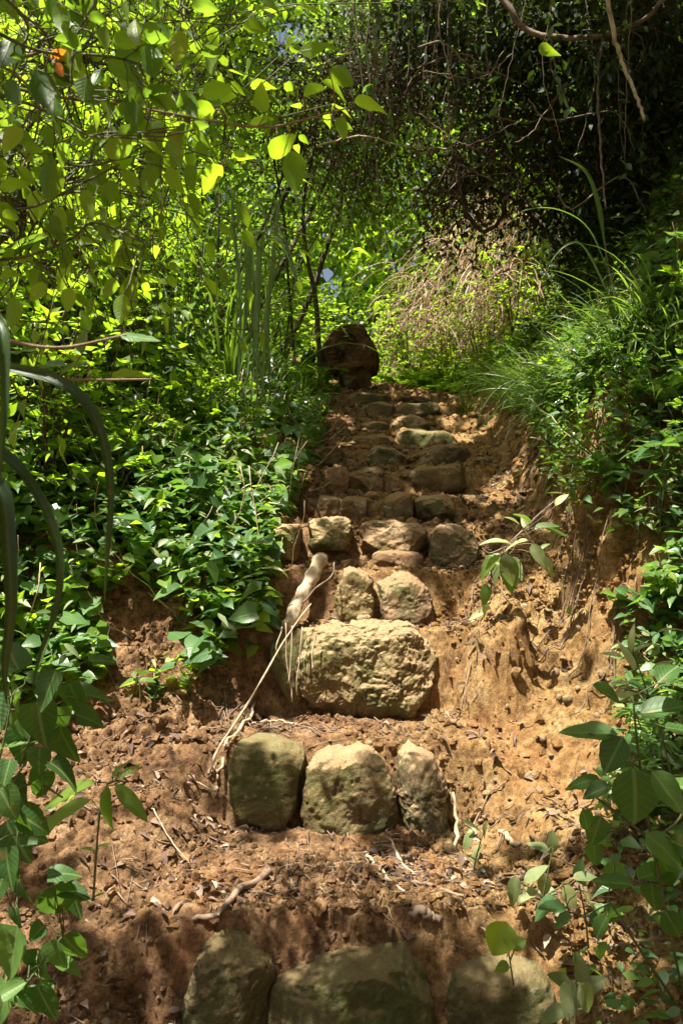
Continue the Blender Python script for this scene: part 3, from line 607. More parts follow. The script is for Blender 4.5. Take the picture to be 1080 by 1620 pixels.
proto('shrub_cool', 3, seed=6, h=1.0, spread=.5, stems=6, lsize=.065, tm='heart', matl=M['leaf_cool'], mats=M['bark'], node=.11, twig=.25, lw=.75, low=.1, side=2)
proto('shrub_shaded', 3, seed=7, h=1.2, spread=.5, stems=8, lsize=.06, tm='mid', matl=M['leaf_shaded'], mats=M['bark'], node=.09, twig=.28, lw=.5, low=.1, side=2, droop=.5)
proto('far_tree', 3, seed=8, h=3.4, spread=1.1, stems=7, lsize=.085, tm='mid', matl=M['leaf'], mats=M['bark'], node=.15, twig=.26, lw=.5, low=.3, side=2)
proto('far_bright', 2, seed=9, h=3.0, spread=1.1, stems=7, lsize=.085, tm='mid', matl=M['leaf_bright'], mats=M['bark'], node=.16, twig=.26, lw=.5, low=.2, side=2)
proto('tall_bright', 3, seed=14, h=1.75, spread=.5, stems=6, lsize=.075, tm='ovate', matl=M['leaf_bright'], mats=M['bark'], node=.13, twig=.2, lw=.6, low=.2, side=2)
proto('sprig', 3, seed=10, h=.32, spread=.12, stems=3, lsize=.075, tm='lance', matl=M['leaf_cool'], mats=M['stem'], node=.06, twig=.2, lw=.26, side=3)
def fern_mesh(seed, fr, L, matl):
    r = np.random.default_rng(seed); P, A, paths = [], [], []; Ls = []
    for f in range(fr):
        a = r.random()*6.283; t = np.linspace(0, 1, 8); ln = L*(.7+.4*r.random())
        c = np.stack([np.cos(a)*ln*.8*t, np.sin(a)*ln*.8*t, ln*(.75*t-.55*t**2)], 1); paths.append((c, np.linspace(.002, .0008, 8)))
        for q in np.linspace(.15, 1, 16):
            p = np.array([np.interp(q, t, c[:, j]) for j in range(3)]); s = np.array([-math.sin(a), math.cos(a), 0])
            for sd in (-1, 1): P.append(p); A.append(s*sd+np.array([math.cos(a), math.sin(a), -.1])*.35); Ls.append(ln*.28*math.sin(math.pi*min(1, .15+q*.85))**.7+.004)
    n = len(P); Ls = np.array(Ls); var = np.clip(r.beta(3, 2, n), 0, 1)
    return tubes_mesh('stem', paths, M['stem'], 4), leaves_mesh('foliage', [leaf_arrays(P, A, orient(n, r, 1, .2), Ls, Ls*.3, var, 'lance', .2, .2, r)], matl)
PROTO['fern'] = [fern_mesh(s, 9, .34, M['leaf_bright']) for s in (1, 2, 3)]
def tuft_mesh(seed, n, L, Wd, lean, droop, mat, rad=.05, aim=None):
    r = np.random.default_rng(seed); a = r.random(n)*6.283
    if aim is not None: a = aim+r.normal(0, .8, n)
    P = np.stack([np.cos(a)*rad*r.random(n), np.sin(a)*rad*r.random(n), 0*a-.01], 1)
    return blades_mesh('blades', P, a, L*(.5+.6*r.random(n)), Wd*(.6+.6*r.random(n)), lean*r.random(n), droop*(.55+.6*r.random(n)), np.clip(r.beta(2, 2, n), 0, 1), mat, 8, 1.3, r)
PROTO['grass'] = [(None, tuft_mesh(s, 30, .42, .008, .6, 2.3, M['blade'])) for s in (1, 2, 3)]
PROTO['grass_bank'] = [(None, tuft_mesh(s, 34, .38, .008, 1.0, 2.8, M['blade'], .06, math.pi)) for s in (4, 5, 6)]
PROTO['reed'] = [(None, tuft_mesh(s, 34, 1.15, .020, .35, 2.5, M['blade'], .1)) for s in (7, 8)]
def straw_mesh(seed, n=75):
    r = np.random.default_rng(seed); a = math.pi*1.2+r.normal(0, 1.1, n); P = np.stack([r.normal(0, .22, n), r.normal(0, .2, n), .5*r.random(n)], 1)
    return blades_mesh('blades', P, a, .3+.6*r.random(n), .007+.010*r.random(n), .6+1.4*r.random(n), 2.5+.7*r.random(n), r.random(n), M['straw'], 8, .5, r)
PROTO['straw'] = [(None, straw_mesh(s)) for s in (9, 10, 11)]

# ------------------------------------------------------------------ plants: placing with labels
REG = []
WORDS = {'tall_bright': ('shrub', 'tall broad-leaved yellow-green shrub', 'shrub'), 'herb': ('low_plant', 'low leafy green plant', 'plant'), 'herb_bright': ('low_plant', 'low yellow-green plant', 'plant'), 'herb_cool': ('low_plant', 'low heart-leaved creeper', 'plant'),
         'shrub': ('shrub', 'green oval-leaved shrub', 'shrub'), 'shrub_bright': ('shrub', 'bright yellow-green shrub', 'shrub'), 'shrub_cool': ('shrub', 'bluish heart-leaved shrub', 'shrub'),
         'shrub_shaded': ('shrub', 'dark drooping shrub', 'shrub'), 'far_tree': ('tree', 'tall thin-stemmed green tree', 'tree'), 'far_bright': ('tree', 'tall sunlit yellow-green tree', 'tree'),
         'sprig': ('sprig', 'narrow-leaved sprig', 'plant'), 'fern': ('fern', 'bright feathery fern', 'fern'), 'grass': ('grass_tuft', 'thin green grass tuft', 'grass tuft'),
         'grass_bank': ('grass_tuft', 'grass tuft spilling down the clay', 'grass tuft'), 'reed': ('reed_clump', 'clump of long strap-like reed leaves', 'reeds'), 'straw': ('dry_grass_tuft', 'drooping tuft of dead brown grass', 'dry grass')}
BANDS = [(2.3, 'by the lowest stones'), (2.8, 'beside the largest boulder'), (3.6, 'beside the wide middle row'), (4.8, 'beside the shaded steps'), (6.3, 'beside the uppermost steps'), (8, 'level with the standing boulder'), (10.5, 'just past the standing boulder'), (99, 'behind the path')]
def put(kind, x, y, s=1, rz=None, k=None, dz=-.02, tilt=(0, 0)):
    pr = PROTO[kind]; k = k if k is not None else int(rng.integers(len(pr))); sm, fm = pr[k % len(pr)]
    nm, lab, cat = WORDS[kind]; z = float(ground(x, y))+dz
    if sm is None:
        o = link(nm, fm, (x, y, z))
    else:
        o = empty(nm, (x, y, z)); link('stem', sm, parent=o); link('foliage', fm, parent=o)
    o.rotation_euler = (tilt[0], tilt[1], rng.random()*6.28 if rz is None else rz); o.scale = (s, s, s)
    REG.append((kind, o, x, y)); return o
def finish_labels():
    ordn = ['nearest', 'second nearest', 'third nearest', 'fourth nearest', 'fifth nearest', 'sixth nearest', 'seventh nearest', 'eighth nearest', 'ninth nearest', 'tenth nearest']
    B = {}
    for kind, o, x, y in REG:
        side = 'on left bank' if x < np.interp(y, EY, XL)+.02 else ('on right bank' if x > np.interp(y, EY, XR)-.02 else 'in the path')
        band = next(b for lim, b in BANDS if y < lim); B.setdefault((kind, side, band), []).append((abs(x-.2)+.001*y, o))
    for (kind, side, band), L in B.items():
        L.sort(key=lambda q: q[0]); nm, lab, cat = WORDS[kind]
        for i, (_, o) in enumerate(L):
            t = f'{lab} {side} {band}'
            if len(L) > 1: t += f', {ordn[i]} the path' if i < 10 else ', deep in the thicket'
            t = t.replace('just past the standing boulder', 'past the boulder')
            if len(t.split()) > 16: t = t.replace('grass tuft spilling down the clay', 'spilling grass tuft').replace(' level with the standing boulder', ' by the standing boulder').replace('just ', '')
            if len(t.split()) > 16: t = t.replace('clump of long ', '').replace('drooping tuft of ', '')
            tag(o, t, cat, lab+('s' if not lab.endswith('s') else '')+' '+side)
def lmask(x, y):
    x = np.asarray(x, float); y = np.asarray(y, float); px, py = proj(np.stack([x, y, ground(x, y)], -1))
    return np.interp(px, [-400, 0, 150, 300, 400, 450, 480, 500, 515, 530], [1235, 1115, 1080, 1035, 1005, 965, 890, 785, 660, 560])-py
def rmask(x, y):
    x = np.asarray(x, float); y = np.asarray(y, float); px, py = proj(np.stack([x, y, ground(x, y)], -1))
    a = np.interp(px, [690, 730, 770, 820, 870, 900, 960, 1080, 1600], [560, 600, 612, 640, 700, 770, 835, 880, 1000])-py
    b = (px-np.interp(py, [880, 950, 1050, 1150, 1300, 1450, 1620], [1080, 1020, 985, 985, 960, 940, 900]))
    return np.maximum(a, b)
# left bank, low cover: things at the edge of the mass
for _ in range(48):
    y = U(2.2, 6.5); e = float(np.interp(y, EY, XL)); lim = float(np.interp(y, [2.3, 2.6, 2.9, 6], [.6, .25, .08, .08])); x = e-.05-U(0, 1.0)**1.2*1.5
    if lmask(x, y) > 8: put(rng.choice(['herb', 'herb_bright', 'herb_cool', 'herb_cool', 'herb']), x, y, U(.6, 1.15))
for _ in range(34):
    y = U(2.3, 4.4); e = float(np.interp(y, EY, XL)); x = e-.12-U(0, 1)**.8*(.35*y-.45)
    if lmask(x, y) > 25: put('herb_bright', x, y, U(.8, 1.35))
for x, y, k_, s_ in [(-.22, 6.4, 'herb', .9), (-.1, 6.35, 'grass', .6), (-.3, 6.6, 'herb_cool', 1.1), (-.38, 6.2, 'fern', .8), (-.05, 6.55, 'herb', .9), (-.28, 6.35, 'herb_bright', .9), (-.2, 6.2, 'grass', .8), (.8, 6.7, 'fern', .75), (.92, 6.9, 'herb_bright', 1.0), (.78, 7.2, 'fern', 1.0), (.9, 7.5, 'herb_bright', 1.3), (1.0, 6.5, 'herb_bright', 1.0), (.7, 7.9, 'herb_bright', 1.2), (.95, 6.2, 'herb', .9), (.85, 5.8, 'grass_bank', .8), (1.0, 7.2, 'shrub_bright', .45)]: put(k_, x, y, s_)
# left bank shrubs, rising with distance from the path
for _ in range(44):
    y = U(2.8, 7.5); d = U(.75, 2.6); x = float(np.interp(y, EY, XL))-d*(.8+.06*y)
    put(rng.choice(['shrub', 'shrub_bright', 'shrub', 'shrub_cool', 'shrub_bright']), x, y, U(.45, .8)+.28*d)
for x, y, s in [(-.55, 5.4, .8), (-.7, 6.2, 1), (-.45, 6.6, .9), (-.9, 5.2, 1.0), (-.6, 7.4, 1.1), (-1.1, 6.6, 1.3)]: put('shrub', x, y, s)
for x, y, s in [(-.62, 4.6, 1.0), (-.45, 5.1, .95), (-.95, 4.9, 1.1), (-1.25, 4.4, 1.1), (-.75, 5.6, 1.15)]: put('reed', x, y, s)
for x, y in [(-.35, 4.7), (-.5, 4.2), (-.3, 5.3), (-.28, 5.9), (-.7, 4.0)]: put('grass', x, y, U(.8, 1.2))
for x, y, s in [(-1.25, 2.7, .8), (-1.05, 3.1, .75), (-1.5, 3.3, 1), (-1.3, 3.8, 1), (-1.9, 3.0, 1.1), (-1.9, 4.2, 1.1), (-1.15, 4.5, .95), (-2.4, 4.8, 1.2), (-1.6, 5.4, 1.15), (-2.2, 3.6, 1.2)]: put('tall_bright', x, y, s)
# behind the end of the path and up the hill
for x, y, s in [(-1.9, 8.2, 1.0), (-1.0, 9.2, .9), (-2.6, 7.0, 1), (-3.2, 9.0, 1.2), (-.7, 11.5, .8), (-1.8, 11, 1.1), (.4, 12.6, .9), (1.3, 12.0, .95), (2.6, 10.6, 1), (3.2, 12.5, 1.1), (-3.6, 12, 1.3), (.0, 15, 1.2), (1.9, 15, 1.2), (-2.4, 15, 1.3), (4, 15, 1.4), (-5, 10, 1.3), (-4.4, 7.4, 1.2), (-3.6, 5.2, 1.0), (-5.4, 15, 1.5), (1.7, 9.6, .75)]:
    put(rng.choice(['far_tree', 'far_tree', 'far_bright']), x, y, s)
for x, y, s in [(.45, 9.6, .8), (.05, 9.2, .8), (-.3, 8.4, .8), (.9, 10.2, .8), (-.15, 10.3, 1), (1.4, 10.8, 1.1), (.3, 10.9, 1.2), (-.9, 8.0, 1)]: put('shrub_bright', x, y, s)
for x, y, s in [(.75, 7.9, 1.2), (.9, 8.2, 1.2), (1.15, 8.0, 1.2), (1.35, 8.4, 1.1), (.6, 8.6, 1.3), (1.05, 7.3, 1.0), (1.25, 7.7, 1.1), (1.1, 6.7, .8), (1.35, 7.0, 1), (1.2, 8.3, 1.1), (.95, 8.6, .9), (1.45, 6.2, .9), (1.25, 5.9, .8)]: put('fern', x, y, s)
for x, y, s, dz in [(1.35, 9.0, 1.1, .3), (1.1, 9.4, 1.1, .35), (1.6, 8.6, 1.15, .5), (1.5, 9.3, 1.2, .75), (1.25, 9.9, 1.1, .6), (1.8, 9.0, 1.2, .9), (.85, 9.7, .9, .1), (1.55, 8.2, 1.0, .35), (1.9, 8.4, 1.1, .8), (1.3, 9.2, 1.1, 1.1), (1.6, 9.2, 1.1, 1.3), (1.0, 9.6, 1.0, .9), (.8, 9.4, .9, .6), (1.75, 8.7, 1.0, 1.2)]: put('straw', x, y, s, rz=U(-1.0, 1.0), dz=dz)
for x, y, s in [(1.05, 8.7, .9), (1.35, 8.3, .9), (.7, 9.1, .9), (1.6, 7.9, .9), (1.2, 9.3, 1.1)]: put('shrub_bright', x, y, s)
# right bank
for _ in range(60):
    y = U(2.5, 7); e = float(np.interp(y, EY, XR)); g = float(np.interp(y, [2.2, 2.7, 3.5, 4.5, 6], [.46, .56, .38, .26, .16])); x = e+g-.2+U(0, 1)**1.3*1.3
    if rmask(x, y) > 10: put(rng.choice(['herb', 'herb_cool', 'herb', 'sprig', 'herb_bright', 'grass']), x, y, U(.6, 1.1))
for _ in range(22):
    y = U(2.8, 5.6); e = float(np.interp(y, EY, XR)); g = float(np.interp(y, [2.2, 2.7, 3.5, 4.5, 6], [.46, .54, .34, .22, .14]))
    put('grass_bank', e+g+U(0, .25), y, U(.7, 1.25), rz=U(-.5, .6))
for _ in range(30):
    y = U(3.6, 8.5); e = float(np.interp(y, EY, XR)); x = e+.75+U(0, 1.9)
    put(rng.choice(['shrub_shaded', 'shrub_shaded', 'shrub_cool', 'shrub']), x, y, U(.5, 1.0), tilt=(0, -.35))
for x, y, k, s in [(.78, 2.05, 'sprig', .9), (.86, 2.2, 'sprig', 1), (.9, 2.4, 'herb_cool', .8), (.95, 2.55, 'sprig', 1.1), (1.0, 2.3, 'shrub_cool', .45), (.8, 1.75, 'herb_cool', .8), (1.0, 2.7, 'herb', .9), (.72, 1.62, 'herb_cool', .7), (1.1, 2.5, 'shrub', .5), (1.12, 2.9, 'sprig', 1.1), (1.15, 3.0, 'herb', 1)]:
    put(k, x, y, s)

for _ in range(60):
    y = U(2.3, 4.6); x = U(.65, 1.45)
    if rmask(x, y) > 0: put(rng.choice(['herb', 'sprig', 'grass_bank', 'grass', 'herb_bright', 'herb_cool']), x, y, U(.55, .95), tilt=(0, -.4))
for _ in range(26):
    y = U(2.1, 3.2); x = U(-1.3, -.25)
    if -60 < lmask(x, y) < 15: put(rng.choice(['herb', 'herb_bright', 'herb_cool']), x, y, U(.25, .5))
for _ in range(12):
    y = U(2.7, 4.2); e_ = float(np.interp(y, EY, XR)+np.interp(y, [1.5, 2.2, 2.7, 3.0, 3.5, 4.5, 6], [.5, .42, .32, .28, .16, .06, .04])); put('grass', e_+.17+U(0, .12), y, U(.8, 1.15), tilt=(0, -.7))
# ------------------------------------------------------------------ the ground cover nobody could count
def cover(name, label, n, xr_, yr_, ok, mat, size, tm, seed, hmax=.12, lw=.7):
    r = np.random.default_rng(seed); x = r.uniform(*xr_, n); y = r.uniform(*yr_, n); k = ok(x, y, r); x = x[k]; y = y[k]; n = len(x)
    e = .03; TN = nrm(np.stack([-(ground(x+e, y)-ground(x-e, y))/(2*e), -np.clip((ground(x, y+e*3)-ground(x, y-e*3))/(6*e), -1.5, 1.5), np.ones(n)], 1)); TN = np.clip(TN, -.8, 1)
    P = np.stack([x, y, ground(x, y)+.01], 1)+TN*(hmax*r.random(n)**1.2)[:, None]; a = r.random(n)*6.283
    A = np.stack([np.cos(a), np.sin(a), r.normal(-.15, .25, n)], 1); L = size*(.5+.7*r.random(n)); cl = fbm(P, .35, 2, seed+5)
    var = np.clip(r.beta(2, 2.6, n)+.2*cl, 0, 1)
    me = leaves_mesh(name, [leaf_arrays(P, A, nrm(orient(n, r, .5, .42)+TN*.6+SUNV*.9), L, L*lw*(.8+.4*r.random(n)), var, tm, .3, .2, r)], mat)
    return tag(link(name, me), label, 'ground cover', None, 'stuff')
def ok_left(x, y, r):
    e = np.interp(y, EY, XL); lim = np.interp(y, [2.05, 2.3, 2.55, 2.75, 3.1, 6], [1.0, .62, .25, .08, .02, .02]); n = fbm(np.stack([x, y, 0*x], 1), .3, 3, 88)
    return (e-x > -.05) & (lmask(x, y) > 55*n) & (n > -.8)
cover('creeper_cover', 'dense carpet of oval yellow-green leaves on left bank', 7500, (-3.2, 0), (2.0, 7.5), ok_left, M['leaf_bright'], .062, 'ovate', 501, .09)
cover('creeper_cover', 'carpet of bluish heart-shaped leaves on left bank', 6500, (-3.2, 0), (2.0, 7.5), lambda x, y, r: ok_left(x, y, r) & (fbm(np.stack([x, y, 0*x], 1), .7, 2, 99) > -.1), M['leaf_cool'], .072, 'heart', 502, .09, .85)
cover('creeper_cover', 'scattered yellow-green leaves over left bank', 9500, (-3.0, 0), (2.0, 7), lambda x, y, r: ok_left(x, y, r) & (fbm(np.stack([x, y, 0*x], 1), .5, 2, 77) > .1), M['leaf_bright'], .05, 'ovate', 503, .17)
cover('creeper_cover', 'near leaves spilling down to the bare soil on the left', 4200, (-1.6, -.1), (2.1, 3.6), ok_left, M['leaf_bright'], .062, 'ovate', 511, .10)
cover('creeper_cover', 'near bluish leaves spilling down to the bare soil on the left', 3600, (-1.6, -.1), (2.1, 3.6), ok_left, M['leaf_cool'], .07, 'heart', 512, .13, .8)
def ok_right(x, y, r):
    e = np.interp(y, EY, XR); g = np.interp(y, [1.5, 2.2, 2.7, 3.0, 3.5, 4.5, 6], [.4, .46, .55, .50, .36, .24, .14]); n = fbm(np.stack([x, y, 0*x], 1), .22, 3, 66)
    return (x-e > .05) & (rmask(x, y) > 30*n) & (n > -.6)
cover('creeper_cover', 'mixed green leaves covering top of right bank', 22000, (.4, 3.2), (1.4, 8), ok_right, M['leaf_cool'], .045, 'ovate', 504, .14, .55)
cover('creeper_cover', 'small green leaves among grass on right bank', 13000, (.4, 3.2), (1.4, 8), ok_right, M['leaf'], .038, 'ovate', 505, .16, .5)
cover('creeper_cover', 'pale dusty leaves at the lip of the right bank', 6000, (.5, 1.6), (2.0, 4.5), ok_right, M['leaf_pale'], .035, 'ovate', 508, .12, .45)
cover('creeper_cover', 'shade-coloured leaves hanging on steep right slope', 16000, (1.4, 4.5), (3, 10), lambda x, y, r: x-np.interp(y, EY, XR) > .9, M['leaf_shaded'], .07, 'mid', 506, .35, .5)
cover('creeper_cover', 'leafy cover past the end of path', 9000, (-3, 4.5), (8.8, 14), lambda x, y, r: (fbm(np.stack([x, y, 0*x], 1), .6, 2, 12) > -.5), M['leaf'], .08, 'mid', 507, .5, .5)

cover('creeper_cover', 'leaves hanging over the edge of right clay wall', 9000, (.55, 1.5), (2.1, 4.6), ok_right, M['leaf'], .042, 'ovate', 530, .12, .5)
cover('creeper_cover', 'bluish leaves hanging over right clay wall', 6000, (.55, 1.5), (2.1, 4.6), ok_right, M['leaf_cool'], .045, 'ovate', 531, .15, .5)
cover('creeper_cover', 'narrow dry leaves along the right clay wall', 3500, (.55, 1.5), (2.1, 4.6), ok_right, M['leaf_pale'], .055, 'lance', 532, .15, .22)
ds = []
for _ in range(620):
    if _ % 3: x, y = U(-1.5, -.15), U(2.2, 5)
    else: x, y = U(.6, 1.6), U(2.3, 5)
    if not (lmask(x, y) > 0 and x < .1 or rmask(x, y) > 0 and x > .5): continue
    z = float(ground(x, y)); p = np.array([x, y, z]); d = np.array([rng.normal(0, .6), rng.normal(0, .5), .5+.6*rng.random()]); ds.append((wob(p, p+nrm(d)*U(.1, .38), 6, .012, rng), U(.0008, .0022)))
tag(link('dead_stems', tubes_mesh('dead_stems', ds, M['drywood'], 4)), 'dead dry stems poking out of the green cover', 'stems', None, 'stuff')
cover('creeper_cover', 'big pale blue-green leaves scattered in the left cover', 1500, (-1.9, -.1), (2.1, 5), ok_left, M['leaf_cool'], .085, 'heart', 520, .24, .75)
cover('creeper_cover', 'narrow leaves mixed in the left cover', 3500, (-1.9, -.1), (2.1, 5), ok_left, M['leaf_pale'], .06, 'lance', 521, .24, .3)
# ------------------------------------------------------------------ canopy added above the frame: crowns shaped so gaps and shade fall at chosen spots
BL = [(740, 1090, 250, 220, 1.0), (560, 1090, 210, 190, 1.1), (600, 940, 150, 100, 1.0), (620, 1370, 210, 60, 1.1), (420, 1340, 160, 70, .75), (210, 1120, 250, 110, .85), (120, 1260, 180, 100, .6), (960, 1180, 160, 240, .75),
      (200, 850, 330, 190, 1.0), (330, 640, 220, 130, .9), (90, 620, 190, 180, .95), (680, 604, 90, 20, 1.6), (650, 450, 130, 130, 1.0), (650, 678, 40, 18, .75), (560, 720, 40, 20, .5), (500, 840, 90, 50, .8), (640, 840, 90, 30, .45), (850, 740, 120, 130, .55), (950, 640, 150, 120, .7),
      (180, 220, 330, 330, .9), (470, 60, 60, 100, .8), (730, 540, 90, 60, .9), (900, 950, 170, 140, .85), (560, 500, 70, 70, .8), (560, 1560, 1, 1, .0), (960, 460, 110, 120, .5)]
DK = [(810, 720, 80, 100, .45), (540, 1600, 700, 150, 1.0), (560, 1500, 250, 60, .8), (900, 1480, 160, 60, .5), (640, 750, 120, 75, .85), (620, 650, 110, 25, .6), (900, 220, 240, 260, .95), (620, 230, 190, 200, .7), (140, 1500, 260, 140, .9), (600, 1480, 330, 60, .6), (900, 1560, 260, 120, .7), (550, 565, 50, 50, .8), (430, 1050, 35, 60, .5), (930, 1010, 22, 90, .6), (870, 1060, 14, 60, .5)]
def lit(px, py):
    v = np.full(px.shape, .32)
    for x, y, a, b, s in BL: v = np.maximum(v, s*np.exp(-(((px-x)/a)**2+((py-y)/b)**2)**1.5))
    for x, y, a, b, s in DK: v = v*(1-s*np.exp(-(((px-x)/a)**2+((py-y)/b)**2)**1.5))
    return v
def build_shade_canopy():
    r = np.random.default_rng(909); n = 330000
    x = r.uniform(-5.5, 4.0, n); y = r.uniform(-.5, 13.5, n)
    # where the sunbeam through this spot lands
    xle = np.interp(y, EY, XL); xre = np.interp(y, EY, XR)
    hv = np.clip(.9*(xle-x-.35), 0, 1.5)+np.clip(.6*(x-xre-.6), 0, .8); base = ground(x, y)+hv; zc = np.maximum(EYE+.64*np.maximum(y, 0)+.95, base+1.6)
    # pick a landing spot (x, y), climb the beam to the crown height
    t = (zc-base)/SUNV[2]; C = np.stack([x, y, base], 1)+SUNV[None]*t[:, None]
    need = EYE+.62*np.maximum(C[:, 1], 0)+.55; t += np.maximum(need-C[:, 2], 0)/SUNV[2]; C = np.stack([x, y, base], 1)+SUNV[None]*t[:, None]
    C += SUNV[None]*(r.random(n)*1.1)[:, None]
    G = np.stack([x, y, base+.05], 1); px, py = proj(G)
    yb = y < 1.25; L = lit(px, py); L = np.where(yb, .18, L)
    off = (np.abs(px-540) > 750) | (py < -150); L = np.where(off & ~yb, .42, L)
    L = np.where((x < -.3) & (y > 2.0) & (y < 9), np.maximum(L, .93), L); L = np.where((x < 2.0) & (y > 6.9), np.maximum(L, .96), L)
    tb = (.85-base)/SUNV[2]; bx = x+SUNV[0]*tb; by = y+SUNV[1]*tb; L = np.where((bx > .38) & (bx < 1.0) & (by > 1.3) & (by < 1.85), np.maximum(L, .5), L)
    # beams that pass through the branches hanging in at the upper left
    tb = (2.0-base)/SUNV[2]; bx = x+SUNV[0]*tb; by = y+SUNV[1]*tb; L = np.where((bx > -1.1) & (bx < .15) & (by > .8) & (by < 1.75) & (base < 1.0), np.maximum(L, np.where(py > 1425, np.where(px > 280, .62, .3), 1.1)), L)
    nz = fbm(np.stack([x, y, 0*x], 1), .17, 3, 41, .55)*.55+.45   # ~0..1
    L = np.where(L > .5, .5+(L-.5)*1.6, L*.9+.05); keep = nz > L
    dens = np.where(L > .9, 1, 1); keep &= r.random(n) < .62+.38*(L < .3)
    C = C[keep]; n = len(C)
    a = r.random(n)*6.283; A = np.stack([np.cos(a), np.sin(a), r.normal(-.2, .3, n)], 1); Ls = .07+.05*r.random(n)
    var = r.random(n)
    # unseen trees added to carry the shading crown between them
    tr = [(-2.9, 1.2, 'unseen tree added to shade lower steps from the left'), (-2.7, 5.4, 'unseen tree added to shade the middle steps from the left'), (3.3, 3.6, 'unseen tree added for shade from the steep right slope'), (3.6, 9.4, 'unseen tree added on right slope, shading the dark tangle'), (-3.4, 9.8, 'unseen shade tree added behind the left thicket'), (2.2, -.6, 'unseen shade tree added behind the viewer on the right')]
    own = np.argmin(np.stack([np.hypot(C[:, 0]-t_[0], (C[:, 1]-t_[1])) for t_ in tr]), 0)
    for k, (tx, ty, lab) in enumerate(tr):
        m = own == k; z0 = float(ground(tx, ty)); o = tag(empty('tree', (tx, ty, z0-.1)), lab, 'tree', 'unseen trees added for their shade'); b = np.array([tx, ty, z0-.1])
        Cm = C[m]; 
        if not len(Cm): continue
        top = np.array([np.median(Cm[:, 0])*.3+tx*.7, np.median(Cm[:, 1])*.3+ty*.7, Cm[:, 2].mean()])
        trunk = wob(b, top, 14, .12, r); tb = link('trunk', tubes_mesh('trunk', [(trunk-b, np.linspace(.11, .05, 14))], M['bark'], 10), parent=o)
        limbs = []
        for q in Cm[r.integers(0, len(Cm), 46)]:
            s = trunk[int(r.integers(8, 14))]; dd = q-s
            # keep limbs inside the crown, above the view
            pth = wob(s, q, 9, .08*np.linalg.norm(dd)*.4, r, -.12*np.linalg.norm(dd)); limbs.append((pth-b, np.linspace(.022, .004, 9)))
        link('limb', tubes_mesh('limb', limbs, M['bark'], 6), parent=tb)
        link('crown', leaves_mesh('crown', [leaf_arrays(Cm-b, A[m], orient(int(m.sum()), r, 1, .4), Ls[m], Ls[m]*.62, var[m], 'simple', .3, .25, r)], M['leaf_crown']), parent=o)
build_shade_canopy()

# ------------------------------------------------------------------ dark tangle and hanging vines, upper right
def vine(label, pts, r0, mat=None, leaves=0, r_=None, name='hanging_vine', group='vines hanging at upper right', Y=None, kink=.012):
    r = np.random.default_rng(len(label)+int(pts[0][0])); P = np.array([W3(*q) for q in pts]); P = spline(P, 26); P[1:-1] += r.normal(0, kink*.25, (24, 3)); b = P[0].copy()
    o = tag(empty(name, b.tolist()), label, 'vine', group)
    link('stem', tubes_mesh('stem', [(P-b, np.linspace(r0, r0*.6, 26))], mat or M['vine'], 6), parent=o)
    if leaves:
        k = r.integers(2, 26, leaves); Q = P[k]-b; A = r.normal(0, 1, (leaves, 3)); A[:, 2] -= .6; L = .03+.035*r.random(leaves)
        link('foliage', leaves_mesh('foliage', [leaf_arrays(Q, A, orient(leaves, r, .7, .5), L, L*.5, r.beta(2, 3, leaves), 'ovate', .3, .2, r)], M['leaf_cool']), parent=o)
    return o
vine('thick bowed vine crossing the top of the dark tangle', [(700, -80, 4.5), (790, -5, 4.4), (820, 35, 4.4), (850, 55, 4.4), (930, 58, 4.3), (1000, 40, 4.2), (1050, 0, 4.1), (1075, -50, 4.1)], .017)
vine('pale slanting bare stem at top right', [(950, -60, 4.0), (968, 48, 4.0), (985, 100, 4.0), (1005, 150, 3.95), (1018, 190, 3.9)], .012, M['drywood'])
vine('straight vine hanging from thick bowed vine to the grass', [(955, 50, 4.3), (945, 130, 4.3), (948, 220, 4.25), (958, 330, 4.2)], .008)
vine('long vine sweeping down left of the dark tangle', [(812, -20, 5.6), (790, 60, 5.6), (765, 130, 5.6), (745, 190, 5.7), (718, 240, 5.8), (690, 300, 5.9)], .011)
vine('twisted vine looping over the dry grass', [(722, 240, 6.2), (728, 290, 6.2), (735, 330, 6.2), (760, 365, 6.2), (790, 350, 6.1), (805, 300, 6.0)], .02, M['bark'])
vine('dark crooked branch low over the dry grass', [(655, 300, 6.6), (690, 305, 6.4), (722, 305, 6.2), (740, 340, 6.2), (765, 370, 6.2)], .016, M['bark'])
vine('pale wiry vine from left shrubs to the vine arch', [(500, 232, 5.5), (570, 215, 5.5), (640, 232, 5.5), (710, 235, 5.6)], .007, M['drywood'])
vine('curly tendril hanging beside the dark hollow', [(870, 60, 4.8), (872, 110, 4.8), (885, 140, 4.8), (860, 180, 4.8), (840, 210, 4.8), (815, 225, 4.8)], .006)
for k in range(54):
    x = U(560, 1075); y0 = U(-190, -130); L = U(280, 560); Yk = U(3.9, 6.4); a = U(-60, 60)
    ql = ['thin bare vine hanging in the dark tangle', 'wiry dangling vine with a few leaves in the arch'][k % 2]
    vine(ql, [(x, y0, Yk), (x+a*.3+U(-15, 15), y0+L*.35, Yk), (x+a*.6+U(-22, 22), y0+L*.7, Yk+.05), (x+a, y0+L, Yk+.1)], U(.0022, .0052), None, [0, 26][k % 2])
for k in range(26):
    x = U(600, 1000); y = U(60, 330); Yk = U(4.4, 6.0)
    vine('tangled crossing stem in the dark hollow', [(x, y, Yk), (x+U(20, 70), y+U(-40, 40), Yk), (x+U(70, 140), y+U(-60, 60), Yk), (x+U(140, 190), y+U(-90, 90), Yk)], U(.003, .007), None)
